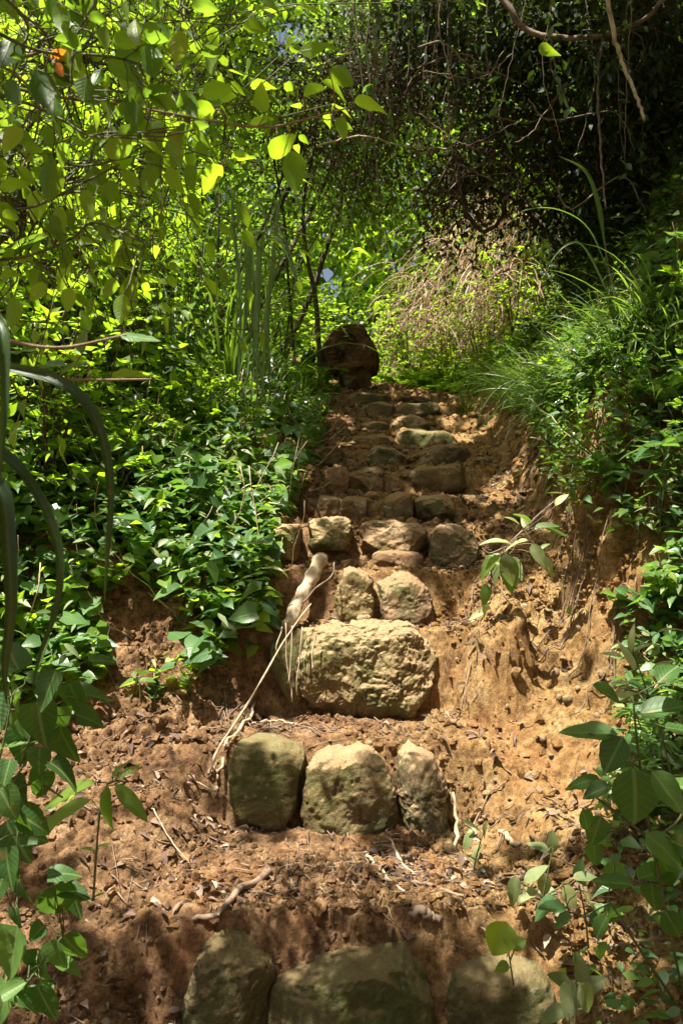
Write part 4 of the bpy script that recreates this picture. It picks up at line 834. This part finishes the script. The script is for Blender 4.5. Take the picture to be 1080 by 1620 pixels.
# leafy curtain of the arch: dark drooping masses over the path, each a crown of its own bush on the slope
def mass(label, c, rad, n, mat, seed, ls=.06, tm='mid', base=None, name='overhanging_shrub', group='overhanging shrubs', jit=.7, thick=1.0):
    r = np.random.default_rng(seed); c = np.array(c, float); base = np.array(base if base is not None else [c[0]+1.2, c[1]+.3, ground(c[0]+1.2, c[1]+.3)-.1], float)
    m = 26; cc = c+r.normal(0, .45, (m, 3))*np.array(rad); sr = .16+.2*r.random(m)
    k = r.integers(0, m, n); P = cc[k]+r.normal(0, .6, (n, 3))*sr[k][:, None]; A = nrm(P-cc[k])+r.normal(0, .5, (n, 3)); A[:, 2] -= .5
    o = tag(empty(name, base.tolist()), label, 'shrub', group)
    limbs = [(wob(base, c, 10, .1*thick*thick, r)-base, np.linspace(.03, .015, 10)*thick)]+[(wob(c, q, 8, .08*thick, r)-base, np.linspace(.010, .003, 8)*thick) for q in cc]
    limbs += [(wob(cc[k[i]], P[i], 4, .01, r)-base, .002*max(thick, .5)) for i in range(0, n, max(1, n//160))]
    link('stem', tubes_mesh('stem', limbs, M['bark'] if thick > .35 else M['stem'], 5), parent=o)
    L = ls*(.4+.8*r.random(n)); link('foliage', leaves_mesh('foliage', [leaf_arrays(P-base, A, orient(n, r, .8, jit), L, L*.5, np.clip(r.beta(2, 3, n), 0, 1), tm, .3, .2, r)], mat), parent=o)
mass('shade-coloured overhanging shrub forming right side of the arch', W3(860, 60, 5.2), (.6, .5, .55), 3800, M['leaf_shaded'], 1)
mass('shade-coloured overhanging shrub above the hollow at top right', W3(1010, 40, 4.6), (.5, .5, .5), 3000, M['leaf_shaded'], 2)
mass('leafy shade-coloured branch mass at top of the arch', W3(720, 60, 6.2), (.8, .6, .6), 4500, M['leaf_shaded'], 3, base=[2.6, 6.4, ground(2.6, 6.4)])
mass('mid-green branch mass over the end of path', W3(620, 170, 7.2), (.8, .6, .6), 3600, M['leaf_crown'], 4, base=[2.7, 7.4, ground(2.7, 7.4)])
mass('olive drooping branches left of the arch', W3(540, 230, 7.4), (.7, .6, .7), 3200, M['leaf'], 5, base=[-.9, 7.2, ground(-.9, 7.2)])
mass('shade-coloured bush filling the dark hollow', W3(900, 260, 6.2), (.7, .6, .8), 4500, M['leaf_shaded'], 6, base=[2.2, 6.6, ground(2.2, 6.6)])
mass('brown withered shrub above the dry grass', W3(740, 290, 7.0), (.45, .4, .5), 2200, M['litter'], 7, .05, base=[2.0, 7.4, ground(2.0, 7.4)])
mass('shade-coloured leafy bush behind the hanging vines', W3(1040, 200, 5.4), (.6, .5, .7), 3600, M['leaf_shaded'], 8, base=[2.6, 5.4, ground(2.6, 5.4)])
mass('sunlit yellow-green branches left of the sky gap', W3(350, 90, 6.0), (.6, .5, .6), 2600, M['leaf_bright'], 9, base=[-1.8, 6.0, ground(-1.8, 6.0)])
mass('lime-leaved branches filling the upper left corner', W3(110, 100, 1.42), (.28, .12, .22), 480, M['leaf_bright'], 21, .044, 'ovate', base=[-1.5, 1.3, ground(-1.5, 1.3)], jit=.5, thick=.3)
mass('lime-leaved bush top along the left edge', W3(40, 330, 1.45), (.2, .12, .24), 330, M['leaf_bright'], 22, .042, 'ovate', base=[-1.5, 1.4, ground(-1.5, 1.4)], jit=.5, thick=.3)
mass('sunny leafy branches left of the long twig', W3(230, 130, 3.6), (.5, .3, .4), 700, M['leaf_bright'], 23, .06, 'ovate', base=[-1.7, 3.7, ground(-1.7, 3.7)], jit=.5, thick=.4)
mass('green leafy mass behind the strap-like reeds', W3(160, 380, 3.8), (.5, .3, .4), 600, M['leaf_bright'], 24, .06, 'ovate', base=[-1.7, 3.9, ground(-1.7, 3.9)], jit=.5, thick=.4)
mass('tangled branches joining both sides of the arch', W3(520, 120, 6.6), (.8, .4, .5), 3000, M['leaf_crown'], 25, .055, base=[-1.3, 6.8, ground(-1.3, 6.8)])
mass('withered brown tangle hanging in the middle of the arch', W3(620, 130, 6.1), (.75, .3, .45), 2600, M['litter'], 31, .04, base=[2.3, 6.2, ground(2.3, 6.2)], thick=.5)
mass('brown dead-leaved shrub hanging at left of the arch', W3(470, 220, 6.4), (.5, .3, .4), 1500, M['litter'], 32, .04, base=[-1.0, 6.5, ground(-1.0, 6.5)], thick=.5)
mass('dry dark tangle over the mouth of the hollow', W3(800, 200, 5.6), (.6, .3, .5), 1500, M['litter'], 33, .04, base=[2.2, 5.7, ground(2.2, 5.7)], thick=.6)
mass('shaded branches closing the tunnel above the boulder', W3(560, 290, 8.2), (.6, .4, .45), 2400, M['leaf_crown'], 41, .055, base=[-.9, 8.4, ground(-.9, 8.4)], thick=.5)
mass('green branches right of the sky gap', W3(570, 30, 7.5), (.5, .5, .45), 1900, M['leaf'], 10, base=[-.6, 7.8, ground(-.6, 7.8)])

def wood(name, label, n, box_, mat, ls, seed, dens=0.0):
    r = np.random.default_rng(seed); x = r.uniform(box_[0], box_[1], n); y = r.uniform(box_[2], box_[3], n); g = ground(x, y); z = g+r.random(n)*box_[4]
    P = np.stack([x, y, z], 1); k = fbm(P, 1.3, 3, seed) > dens; px, py = proj(P)
    k &= ~(((px-460)/28)**2+((py-75)/55)**2 < 1) & ~(((px-522)/17)**2+((py-448)/30)**2 < 1)
    P = P[k]; n = len(P); A = r.normal(0, 1, (n, 3)); A[:, 2] -= .4; L = ls*(.5+.8*r.random(n))
    return tag(link(name, leaves_mesh(name, [leaf_arrays(P, A, orient(n, r, .8, .6), L, L*.55, np.clip(r.beta(2, 2, n)+.25*fbm(P, 1.0, 2, seed+4), 0, 1), 'mid', .3, .2, r)], mat)), label, 'woods', None, 'stuff')
wood('woods', 'sunlit green wood closing the view past the path', 24000, (-5, 6, 11, 15, 6.5), M['leaf_bright'], .16, 71, -.15)
wood('woods', 'deeper green wood on the slopes behind', 60000, (-9, 10, 14, 20, 12), M['leaf'], .27, 72, -.8)
# slim bent trees beside the boulder
def slim(label, pts, r0, seed, crown=None):
    P = np.array([W3(*q) for q in pts]); P[0, 2] = min(P[0, 2], float(ground(P[0, 0], P[0, 1]))-.03); P = spline(P, 20); b = P[0].copy(); r = np.random.default_rng(seed)
    o = tag(empty('sapling', b.tolist()), label, 'sapling', 'slim saplings beside the boulder')
    st = [(P-b, np.linspace(r0, r0*.45, 20))]; Q = []
    for k in range(16):
        i = int(r.integers(7, 20)); d = r.normal(0, 1, 3)*np.array([1, .7, .4]); d = nrm(d+[0, 0, .4])*(.2+.35*r.random()); pth = wob(P[i], P[i]+d, 6, .02, r); st.append((pth-b, np.linspace(.004, .0015, 6))); Q += [pth[j]+r.normal(0, .03, 3) for j in range(1, 6) for _ in range(3)]
    link('trunk', tubes_mesh('trunk', st, M['bark'], 7), parent=o); Q = np.array(Q); n = len(Q); A = r.normal(0, 1, (n, 3)); A[:, 2] -= .3; L = .035+.03*r.random(n)
    link('crown', leaves_mesh('crown', [leaf_arrays(Q-b, A, orient(n, r, 1, .4), L, L*.5, r.beta(2, 2, n), 'ovate', .3, .2, r)], M['leaf']), parent=o)
slim('dark bent sapling just left of the standing boulder', [(508, 560, 6.5), (500, 480, 6.5), (484, 400, 6.5), (480, 320, 6.5), (495, 240, 6.5), (510, 120, 6.6)], .02, 1)
slim('thin sapling leaning left of the bent sapling', [(470, 520, 6.3), (455, 430, 6.3), (450, 350, 6.3), (430, 230, 6.3), (420, 100, 6.4)], .013, 2)
slim('thin dark sapling far to the left of boulder', [(350, 560, 5.6), (345, 400, 5.6), (352, 250, 5.6), (368, 60, 5.6)], .012, 3)

# ------------------------------------------------------------------ foreground plants with leaves placed one by one
def placed(name, label, cat, stems, leafs, Y, mat, stem_mat=None, group=None, seed=0, tm='heart', lw=.62, r0=.0025, rnd=0, box_=None, rl=(40, 60), base=None, lscale=1.0):
    """stems: lists of (px, py[, Y]); leafs: (px, py of leaf base, length px, angle of tip (0 right, 90 up), facing, brightness)"""
    r = np.random.default_rng(seed+1000); S = [np.array([W3(q[0], q[1], q[2] if len(q) > 2 else Y) for q in s]) for s in stems]
    b = np.array(base) if base is not None else S[0][0].copy(); o = tag(empty(name, b.tolist()), label, cat, group)
    paths = [(spline(s, 16)-b, np.linspace(r0, r0*.55, 16)) for s in S]
    P, A, N, L, V, Wq = [], [], [], [], [], []
    L2 = list(leafs)
    if rnd:
        for _ in range(rnd):
            L2.append((r.uniform(box_[0], box_[2]), r.uniform(box_[1], box_[3]), r.uniform(*rl), r.uniform(-140, 20), r.uniform(.2, 1), r.random()))
    allp = np.concatenate([spline(s, 40) for s in S])
    for i, q in enumerate(L2):
        px, py, ln, an, face, va = q[:6]; Yq = q[6] if len(q) > 6 else Y*(1+r.normal(0, .04)); p = W3(px, py, Yq); a = R(an)
        P.append(p-b); A.append([math.cos(a), r.normal(0, .25), math.sin(a)]); N.append(np.array([r.normal(0, .3)-.2, (face if py < 500 else -face), (1-face)+.45])); L.append(ln/FPX*Yq); V.append(va); Wq.append(q[7] if len(q) > 7 else lw)
        j = int(np.argmin(((allp-p)**2).sum(1)+.02*np.abs(allp[:, 2]-p[2]))); s0 = allp[j]
        if np.linalg.norm(s0-p) > .004: paths.append((wob(s0, p, 5, .003, r)-b, r0*.4))
    L = np.array(L)*lscale; n = len(L)
    link('stem', tubes_mesh('stem', paths, stem_mat or M['stem'], 6), parent=o)
    link('foliage', leaves_mesh('foliage', [leaf_arrays(P, A, N, L, L*np.array(Wq)*(.85+.3*r.random(n)), np.array(V), tm+'_hi', .34, .2, r)], mat), parent=o)
    return o
placed('overhanging_branch', 'long thin twig with bright oval leaves across upper left', 'branch', [[(-60, 120, 1.25), (80, 152, 1.27), (180, 164), (260, 178), (330, 190), (420, 202), (500, 184), (560, 168, 1.4)], [(-80, 60, 1.2), (40, 130, 1.2), (60, 200, 1.2), (20, 300, 1.2)]],
       [(418, 178, 45, 100, .7, .9), (428, 250, 50, 55, .6, .75), (462, 238, 62, -85, .8, .3), (352, 262, 55, -130, .8, 1.0), (300, 198, 55, 215, .5, .8), (290, 196, 50, 240, .6, .85), (205, 108, 58, -80, .7, .8), (205, 225, 50, -110, .6, .6), (240, 232, 50, -80, .8, .15), (340, 175, 45, 190, .5, .35), (520, 110, 50, -30, .7, .35), (545, 185, 45, -100, .7, .5), (560, 162, 60, -10, .3, .9), (255, 190, 42, 250, .6, .7), (395, 195, 40, 20, .1, .9), (160, 160, 50, -60, .6, .9), (320, 150, 50, 20, .5, .4), (480, 150, 40, 30, .4, .5)], 1.3, M['leaf_bright'], M['twig'], 'branches hanging in at upper left', 1, 'ovate', .62)
placed('overhanging_branch', 'leafy branch hanging in at top left corner', 'branch', [[(-60, -60, 1.0), (40, 30), (30, 90), (0, 170)], [(130, -60, 1.1), (150, 0, 1.1), (120, 60, 1.1), (110, 150, 1.1)], [(-60, 20, 1.0), (60, 80, 1.1), (180, 90, 1.15), (270, 120, 1.2)], [(-60, -90, 1.1), (120, -60, 1.1), (220, -20, 1.1), (300, 30, 1.15)], [(-60, 130, 1.1), (60, 170, 1.1), (140, 215, 1.1)]],
       [(100, 60, 60, -60, .6, .9), (110, 100, 55, -80, .7, 1), (150, 50, 60, -50, .5, .9), (170, 95, 62, -20, .6, .4), (60, 110, 70, -75, .7, .1), (130, 70, 50, 160, .6, .6), (230, 70, 65, -70, .5, .35), (215, 30, 60, -80, .5, .9), (20, 60, 70, -100, .6, .1), (190, 10, 50, -60, .5, .8)], 1.12, M['leaf'], M['stem'], 'branches hanging in at upper left', 2, 'ovate', .6, rnd=95, box_=(-20, -60, 330, 230), rl=(28, 56))
placed('overhanging_branch', 'mixed bright leafy branch against left edge', 'branch', [[(-70, 200, 1.2), (30, 230), (120, 262), (200, 250)], [(-70, 330, 1.2), (40, 330), (110, 300), (190, 260)], [(-70, 400, 1.15), (20, 410), (110, 380), (150, 352), (230, 385, 1.1)]],
       [(80, 255, 62, -95, .8, .15), (130, 300, 52, -70, .7, .8), (60, 300, 50, -100, .7, 1), (90, 325, 55, -90, .8, .85), (150, 262, 55, -80, .8, .2), (20, 470, 50, -90, .7, .6), (110, 455, 38, -100, .7, .9), (0, 300, 50, 30, .5, .6), (160, 420, 62, 5, .2, .5), (225, 448, 56, 0, .1, .6), (175, 598, 78, 5, .15, .55)], 1.2, M['leaf_bright'], M['stem'], 'branches hanging in at upper left', 3, 'ovate', .58, rnd=60, box_=(-30, 190, 270, 480), rl=(26, 50))
placed('overhanging_branch', 'dim shaded leaves low on left edge above the reeds', 'branch', [[(-60, 560, 1.0), (40, 585), (110, 600), (240, 600)], [(-60, 520, 1.0), (80, 550, 1.0), (200, 530, 1.0)]],
       [(190, 530, 66, -8, .55, .8, 1.0, .55), (140, 575, 50, 190, .3, .7), (60, 590, 60, 20, .3, .5), (10, 560, 55, 10, .4, .5), (130, 560, 40, 80, .5, .9)], 1.1, M['leaf_cool'], M['twig'], 'branches hanging in at upper left', 4, 'ovate', .55)
ol = placed('overhanging_branch', 'tiny twig bearing one orange dying leaf at top left', 'branch', [[(40, 90, 1.15), (75, 80), (100, 82)]], [(80, 92, 34, 15, .6, .6), (88, 100, 26, -60, .6, .2)], 1.15, M['orange'], M['twig'], 'branches hanging in at upper left', 5, 'ovate', .55)
placed('leafy_plant', 'dark heart-leaved plant at left edge below the reeds', 'plant', [[(-60, 1420, 1.3), (20, 1250), (60, 1130), (90, 1060)], [(-60, 1420, 1.3), (0, 1200), (20, 1100)], [(20, 1250), (60, 1240), (100, 1262)]],
       [(90, 1060, 70, -110, .8, .3), (110, 1080, 72, -70, .8, .35), (60, 1110, 75, -80, .8, .2), (95, 1150, 70, -70, .9, .3), (40, 1150, 70, -100, .8, .2), (30, 1060, 60, 120, .6, .2), (110, 1100, 60, 10, .4, .4), (0, 1180, 70, 10, .3, .8), (10, 1300, 75, -50, .8, .15), (30, 1280, 60, -90, .8, .2), (60, 1050, 50, 60, .5, .2), (20, 1230, 60, -60, .8, .15), (75, 1215, 60, -120, .8, .2), (120, 1130, 55, -30, .6, .3), (-10, 1100, 60, -70, .8, .2), (140, 1045, 44, 0, .3, .3), (-5, 1350, 60, -60, .8, .2)], 1.3, M['leaf_near'], None, 'plants at the left edge', 6, 'heart', .78, rnd=14, box_=(-20, 1010, 90, 1330), rl=(36, 66))
placed('leafy_plant', 'seedling with long glossy drooping leaves at lower left', 'seedling', [[(148, 1425, 1.55), (152, 1360), (158, 1290), (170, 1240)], [(170, 1240), (185, 1235), (200, 1238)]],
       [(182, 1240, 82, -42, .55, .55), (172, 1244, 78, -98, .7, .55), (185, 1232, 42, 25, .4, .9), (150, 1238, 110, 208, .35, .8), (178, 1230, 36, 60, .4, .8), (145, 1265, 110, 195, .3, .6), (155, 1340, 24, 20, .3, .7), (150, 1345, 24, 160, .3, .7), (148, 1420, 20, 30, .3, .7)], 1.55, M['leaf'], None, 'plants at the left edge', 7, 'lance', .34)
placed('leafy_plant', 'grey-green heart-leaved plant in bottom left corner', 'plant', [[(-40, 1680, 1.25), (0, 1560), (30, 1470)], [(-40, 1680, 1.25), (40, 1560), (100, 1480)]],
       [(28, 1465, 95, -100, .85, .95, 1.25, .72), (85, 1400, 75, -80, .8, .15), (100, 1480, 70, -65, .8, .25), (60, 1500, 70, -80, .8, .2), (20, 1560, 70, -120, .8, .85), (110, 1400, 60, -70, .8, .2), (60, 1560, 70, -70, .8, .15), (10, 1340, 70, -80, .8, .3), (30, 1290, 60, -30, .7, .3)], 1.28, M['leaf_near'], None, 'plants at the left edge', 8, 'heart', .74, rnd=16, box_=(-20, 1380, 110, 1620), rl=(36, 70))
placed('leafy_shrub', 'large-leaved green shrub at right edge', 'shrub', [[(1090, 1620, 1.7), (1060, 1480), (1030, 1330), (1010, 1200), (1000, 1100)], [(1030, 1330), (980, 1290), (940, 1260)], [(1010, 1200), (960, 1170), (930, 1160)], [(1090, 1620, 1.7), (1010, 1500), (960, 1420)], [(1030, 1330), (1070, 1300), (1090, 1260)]],
       [(975, 1160, 105, 183, .45, .7, 1.5, .5), (985, 1165, 78, -115, .85, .25, 1.48, .75), (1000, 1215, 100, -88, .9, .3, 1.46, .8), (1030, 1220, 90, -55, .7, .75), (950, 1235, 65, 180, .5, .6), (965, 1245, 55, 195, .6, .25), (950, 1290, 60, -110, .85, .3), (920, 1280, 50, -70, .7, .5), (1020, 1320, 80, -30, .7, .8), (1060, 1330, 75, -20, .7, .35), (1040, 1350, 70, -60, .8, .35), (1010, 1130, 90, 15, .55, .35), (980, 1110, 70, 150, .5, .3), (1050, 1150, 60, -10, .4, .5), (1010, 1390, 100, 5, .15, .45), (1000, 1400, 75, 185, .3, .5), (1030, 1395, 75, -80, .8, .35), (970, 1360, 60, -90, .7, .75), (1050, 1440, 60, -60, .7, .3), (940, 1330, 50, -90, .7, .6), (1060, 1250, 60, 20, .5, .8), (1040, 1080, 60, 40, .5, .4), (960, 1450, 50, -120, .6, .5)], 1.5, M['leaf_near'], None, 'plants at the right edge', 9, 'ovate', .66, r0=.0032, lscale=.86)
placed('sapling_sprig', 'pale narrow-leaved sprig standing at right edge', 'plant', [[(1075, 1290, 1.9), (1050, 1180), (1025, 1100), (1000, 1030)], [(1025, 1100), (990, 1090), (970, 1085)]],
       [(1000, 1080, 52, 182, .3, .9), (1005, 1060, 55, 110, .5, .85), (998, 1032, 44, 95, .5, .9), (1010, 1090, 48, 200, .4, .95), (1000, 1030, 40, 30, .4, .8), (1020, 1110, 50, -20, .4, .8), (990, 1085, 45, -130, .6, .9), (1030, 1060, 44, 20, .4, .7), (1040, 1000, 60, 10, .3, .7), (985, 1040, 40, 170, .4, .9)], 1.9, M['leaf_pale'], None, 'plants at the right edge', 10, 'lance', .25)
placed('drooping_branch', 'drooping branch with pale leaves over the clay', 'branch', [[(905, 770, 3.0), (870, 800, 2.9), (830, 835, 2.75), (800, 865), (775, 905)], [(800, 865), (775, 875), (765, 870)], [(775, 905), (765, 940), (757, 970)]],
       [(800, 858, 42, 175, .3, .95), (810, 862, 34, 160, .2, 1), (835, 855, 42, 190, .3, .95), (800, 875, 58, -85, .9, .15), (790, 880, 50, -105, .8, .1), (812, 880, 42, -75, .8, .35), (768, 922, 32, -95, .8, .2), (762, 950, 40, -70, .6, .8), (770, 965, 34, 210, .6, .9), (790, 875, 26, 200, .4, .7), (845, 838, 36, 20, .5, .25), (840, 860, 44, -60, .6, .6), (858, 880, 44, -65, .5, .7), (878, 800, 26, 60, .6, 1), (836, 838, 30, 120, .5, .8), (795, 895, 26, 160, .5, .9), (820, 830, 28, 140, .4, .7), (855, 870, 22, 40, .6, .6)], 2.62, M['leaf_pale'], M['twig'], None, 11, 'ovate', .42)
placed('drooping_branch', 'fresh green leaves on the drooping branch tip', 'branch', [[(880, 790, 2.8), (850, 815, 2.7), (815, 850, 2.6)]],
       [(803, 878, 62, -86, .9, .25, 2.56), (790, 880, 46, 215, .6, .5, 2.57), (845, 835, 40, 10, .5, .3, 2.6), (860, 835, 44, -15, .5, .25, 2.6), (770, 925, 34, -100, .8, .2, 2.58), (840, 828, 30, 130, .5, .8, 2.62)], 2.6, M['leaf'], M['twig'], None, 12, 'ovate', .5)
placed('seedling', 'pale wilting seedling in the litter right of narrow stone', 'seedling', [[(745, 1400, 2.05), (752, 1360), (760, 1330)], [(752, 1360), (735, 1350)]],
       [(760, 1335, 44, 235, .5, .7), (735, 1345, 40, 75, .4, .4), (730, 1300, 40, -30, .3, .3), (757, 1310, 20, 200, .4, 1), (770, 1300, 30, -110, .6, .8)], 2.05, M['leaf_pale'], None, 'seedlings in the litter', 13, 'lance', .38)
placed('seedling', 'grey-green seedling cluster right of pale wilting seedling', 'seedling', [[(850, 1470, 1.9), (858, 1420), (868, 1370), (875, 1340)], [(858, 1420), (830, 1400), (810, 1390)], [(858, 1420), (890, 1400)]],
       [(815, 1385, 50, -100, .6, .5), (828, 1395, 48, 40, .4, .6), (870, 1350, 36, 80, .6, .3), (860, 1380, 44, -90, .6, .6), (890, 1400, 50, -60, .5, .8), (880, 1410, 55, 190, .4, .4), (850, 1410, 40, 190, .4, .7), (868, 1345, 34, 150, .5, .4), (905, 1390, 44, 10, .4, .3), (830, 1440, 44, -100, .6, .4), (900, 1440, 50, -30, .4, .6)], 1.9, M['leaf_pale'], None, 'seedlings in the litter', 14, 'ovate', .5)
placed('seedling', 'low green-leaved seedlings left of large-leaved shrub', 'seedling', [[(930, 1500, 1.75), (925, 1450), (915, 1400)], [(925, 1450), (890, 1440)], [(925, 1450), (960, 1430)]],
       [(895, 1435, 50, 180, .4, .5), (905, 1450, 44, 230, .5, .6), (960, 1425, 50, -70, .7, .2), (920, 1400, 50, 100, .5, .2), (940, 1440, 44, -80, .7, .2), (880, 1420, 50, -150, .4, .4), (950, 1490, 44, -80, .7, .3)], 1.75, M['leaf_cool'], None, 'seedlings in the litter', 15, 'ovate', .55)
placed('seedling', 'one round bright green leaf beside the dark stone', 'seedling', [[(812, 1560, 1.65), (806, 1520), (800, 1485), (795, 1465)], [(806, 1520), (818, 1490)]], [(800, 1458, 56, -115, .8, .85, 1.62, .85), (806, 1500, 30, 20, .6, .4), (806, 1530, 26, 190, .6, .3)], 1.65, M['leaf_bright'], None, 'seedlings in the litter', 16, 'ovate', .8, r0=.0018)
placed('seedling', 'dusty green leaves at bottom edge right of dark stone', 'seedling', [[(905, 1680, 1.5), (908, 1620), (912, 1560)]], [(912, 1550, 60, -120, .8, .6), (915, 1555, 66, -60, .7, .5), (905, 1560, 50, 150, .5, .3), (918, 1570, 50, 20, .5, .4), (900, 1600, 50, 200, .5, .4), (920, 1560, 50, 95, .6, .4)], 1.5, M['leaf_pale'], None, 'seedlings in the litter', 17, 'ovate', .6)
placed('seedling', 'tiny green sprout on the gully wall', 'seedling', [[(905, 1010, 2.72), (903, 990), (900, 975)]], [(900, 978, 20, 30, .6, .6), (900, 980, 20, 160, .6, .7), (903, 990, 22, -30, .7, .5), (903, 988, 20, 220, .7, .6), (900, 972, 16, 90, .5, .8)], 2.72, M['leaf'], None, 'seedlings in the litter', 18, 'ovate', .5)
placed('seedling', 'tiny seedling on soil below the left creepers', 'seedling', [[(222, 1120, 2.5), (222, 1095), (220, 1075)]], [(220, 1078, 26, 10, .4, .6), (220, 1080, 26, 170, .4, .6), (222, 1095, 22, 40, .4, .7), (222, 1096, 24, 140, .4, .7)], 2.5, M['leaf'], None, 'seedlings in the litter', 19, 'ovate', .5)
# long strap leaves in front at the left edge
def straps(name, label, cat, culm, blades, mat, group=None):
    b = W3(*culm[0]); o = tag(empty(name, b.tolist()), label, cat, group); C = spline([W3(*q) for q in culm], 14)
    link('culm', tubes_mesh('culm', [(C-b, np.linspace(.006, .003, 14))], M['stem'], 7), parent=o)
    for pts, wd, face in blades:
        P = spline([W3(*q) for q in pts], 26); tg = nrm(np.gradient(P, axis=0)); f = nrm(np.array(face, float)); side = nrm(np.cross(tg, f)); up = np.cross(side, tg); s = np.linspace(0, 1, 26)
        w = (np.clip(.4+3*s, 0, 1)*(1-s**2.6)+.02)*wd*.5; V = np.stack([P-side*w[:, None], P-side*w[:, None]*.5-up*w[:, None]*.4, P-up*w[:, None]*.75, P+side*w[:, None]*.5-up*w[:, None]*.4, P+side*w[:, None]], 1)-b
        i = np.arange(26*5).reshape(26, 5); F = np.stack([i[:-1, :-1], i[:-1, 1:], i[1:, 1:], i[1:, :-1]], -1).reshape(-1, 4)
        uv = np.stack([np.repeat(s, 5), np.tile(np.linspace(0, 1, 5), 26)], 1)
        link('blade', quads('blade', V.reshape(-1, 3), F, mat=mat, uv=uv, var=np.full(130, .35)), parent=o)
straps('reed', 'tall reed with long dark arching blades at left edge', 'reed', [(-230, 1400, .9), (-200, 1100, .88), (-160, 800, .85), (-110, 560, .82)],
       [([(-110, 560, .82), (20, 582, .80), (90, 600, .79), (140, 640, .78), (165, 700, .78), (176, 780, .78), (170, 880, .78), (165, 965, .79)], .0115, (.5, -1, .1)),
        ([(-160, 800, .85), (-60, 690, .8), (10, 720, .78), (60, 780, .77), (92, 860, .77), (92, 950, .77), (62, 1040, .78), (50, 1100, .78)], .0105, (.5, -1, .2)),
        ([(-110, 560, .82), (-50, 490, .78), (0, 510, .74), (8, 600, .73), (4, 700, .73), (-5, 800, .74)], .011, (.5, -1, .1)),
        ([(-160, 800, .85), (-60, 740, .76), (0, 770, .73), (14, 860, .72), (18, 960, .72), (8, 1060, .73), (12, 1120, .74)], .015, (.5, -1, .1))], M['blade_near'])
rb_ = []
for k in range(10):
    x0 = U(335, 450); h0 = U(300, 390); dx = (-1 if k % 2 else 1)*U(35, 90); Yk = U(3.6, 4.3); dr = U(90, 200)
    rb_.append(([(400+U(-30, 30), 640, Yk), (400+(x0-400)*.6, 480, Yk), (x0, h0+14, Yk), (x0+dx*.4, h0-4, Yk-.05), (x0+dx*.8, h0+40, Yk-.1), (x0+dx, h0+dr, Yk-.12)], U(.013, .021), (U(-.5, .2), -.7, .9)))
straps('reed', 'pale strap-leaved reed drooping at left of the boulder', 'reed', [(400, 690, 4.2), (402, 600, 4.2), (400, 520, 4.2)], rb_, M['leaf_pale_blade'])
straps('reed', 'arching glossy reed blade crossing the left thicket', 'reed', [(-120, 900, 1.6), (-90, 650, 1.5), (-60, 460, 1.45)], [([(-60, 460, 1.45), (40, 385, 1.4), (130, 355, 1.4), (200, 380, 1.4), (270, 430, 1.4)], .022, (0, -.5, 1)), ([(-60, 460, 1.45), (0, 400, 1.4), (60, 370, 1.4), (140, 372, 1.4)], .02, (0, -.3, 1))], M['blade'])
straps('tall_grass', 'tall light-green arching grass stalk on right bank', 'grass', [(1010, 620, 3.1), (990, 540, 3.1), (965, 440, 3.1), (955, 380, 3.1)],
       [([(955, 380, 3.1), (945, 320, 3.1), (925, 270, 3.1), (882, 246, 3.1)], .018, (0, -1, .2)), ([(965, 440, 3.1), (930, 360, 3.1), (880, 330, 3.1), (830, 332, 3.1), (805, 352, 3.1)], .010, (0, -.5, 1)), ([(985, 520, 3.1), (930, 400, 3.1), (900, 385, 3.1), (870, 415, 3.1), (860, 455, 3.1)], .009, (0, -1, .4)), ([(1000, 580, 3.1), (960, 470, 3.1), (1000, 430, 3.1), (1050, 400, 3.1), (1090, 380, 3.1)], .012, (0, -.6, 1)), ([(1005, 600, 3.1), (940, 500, 3.1), (900, 470, 3.1), (870, 500, 3.1)], .010, (0, -.6, 1)), ([(990, 540, 3.1), (1030, 480, 3.1), (1070, 470, 3.1)], .011, (0, -.6, 1))], M['blade'])
straps('tall_grass', 'grass stalk bowing down over the shaded clay', 'grass', [(900, 640, 3.7), (880, 610, 3.7), (860, 600, 3.7)], [([(860, 600, 3.7), (800, 605, 3.7), (765, 640, 3.7), (750, 690, 3.7)], .009, (0, -1, .5)), ([(880, 610, 3.7), (900, 680, 3.6), (870, 740, 3.5), (842, 775, 3.4)], .008, (0, -1, .5)), ([(880, 610, 3.7), (890, 560, 3.7), (940, 560, 3.7), (975, 600, 3.7), (978, 690, 3.6)], .009, (0, -1, .5)), ([(860, 600, 3.7), (840, 560, 3.7), (800, 560, 3.7)], .009, (0, -1, .5))], M['blade'])
straps('tall_grass', 'dry yellow stalks arching from the blocky ochre stone', 'grass', [(492, 850, 3.05), (490, 838, 3.02), (487, 832, 3.0)], [([(487, 832, 3.0), (495, 838, 2.98), (510, 842, 2.96), (522, 850, 2.96)], .006, (0, -1, .6)), ([(490, 838, 3.0), (487, 822, 3.0), (484, 812, 3.0)], .004, (0, -1, .2)), ([(487, 832, 3.0), (475, 836, 2.98), (462, 848, 2.97)], .005, (0, -1, .6))], M['straw'])
finish_labels()
print('OBJECTS', len(bpy.data.objects), 'FACES', sum(len(m.polygons) for m in bpy.data.meshes))
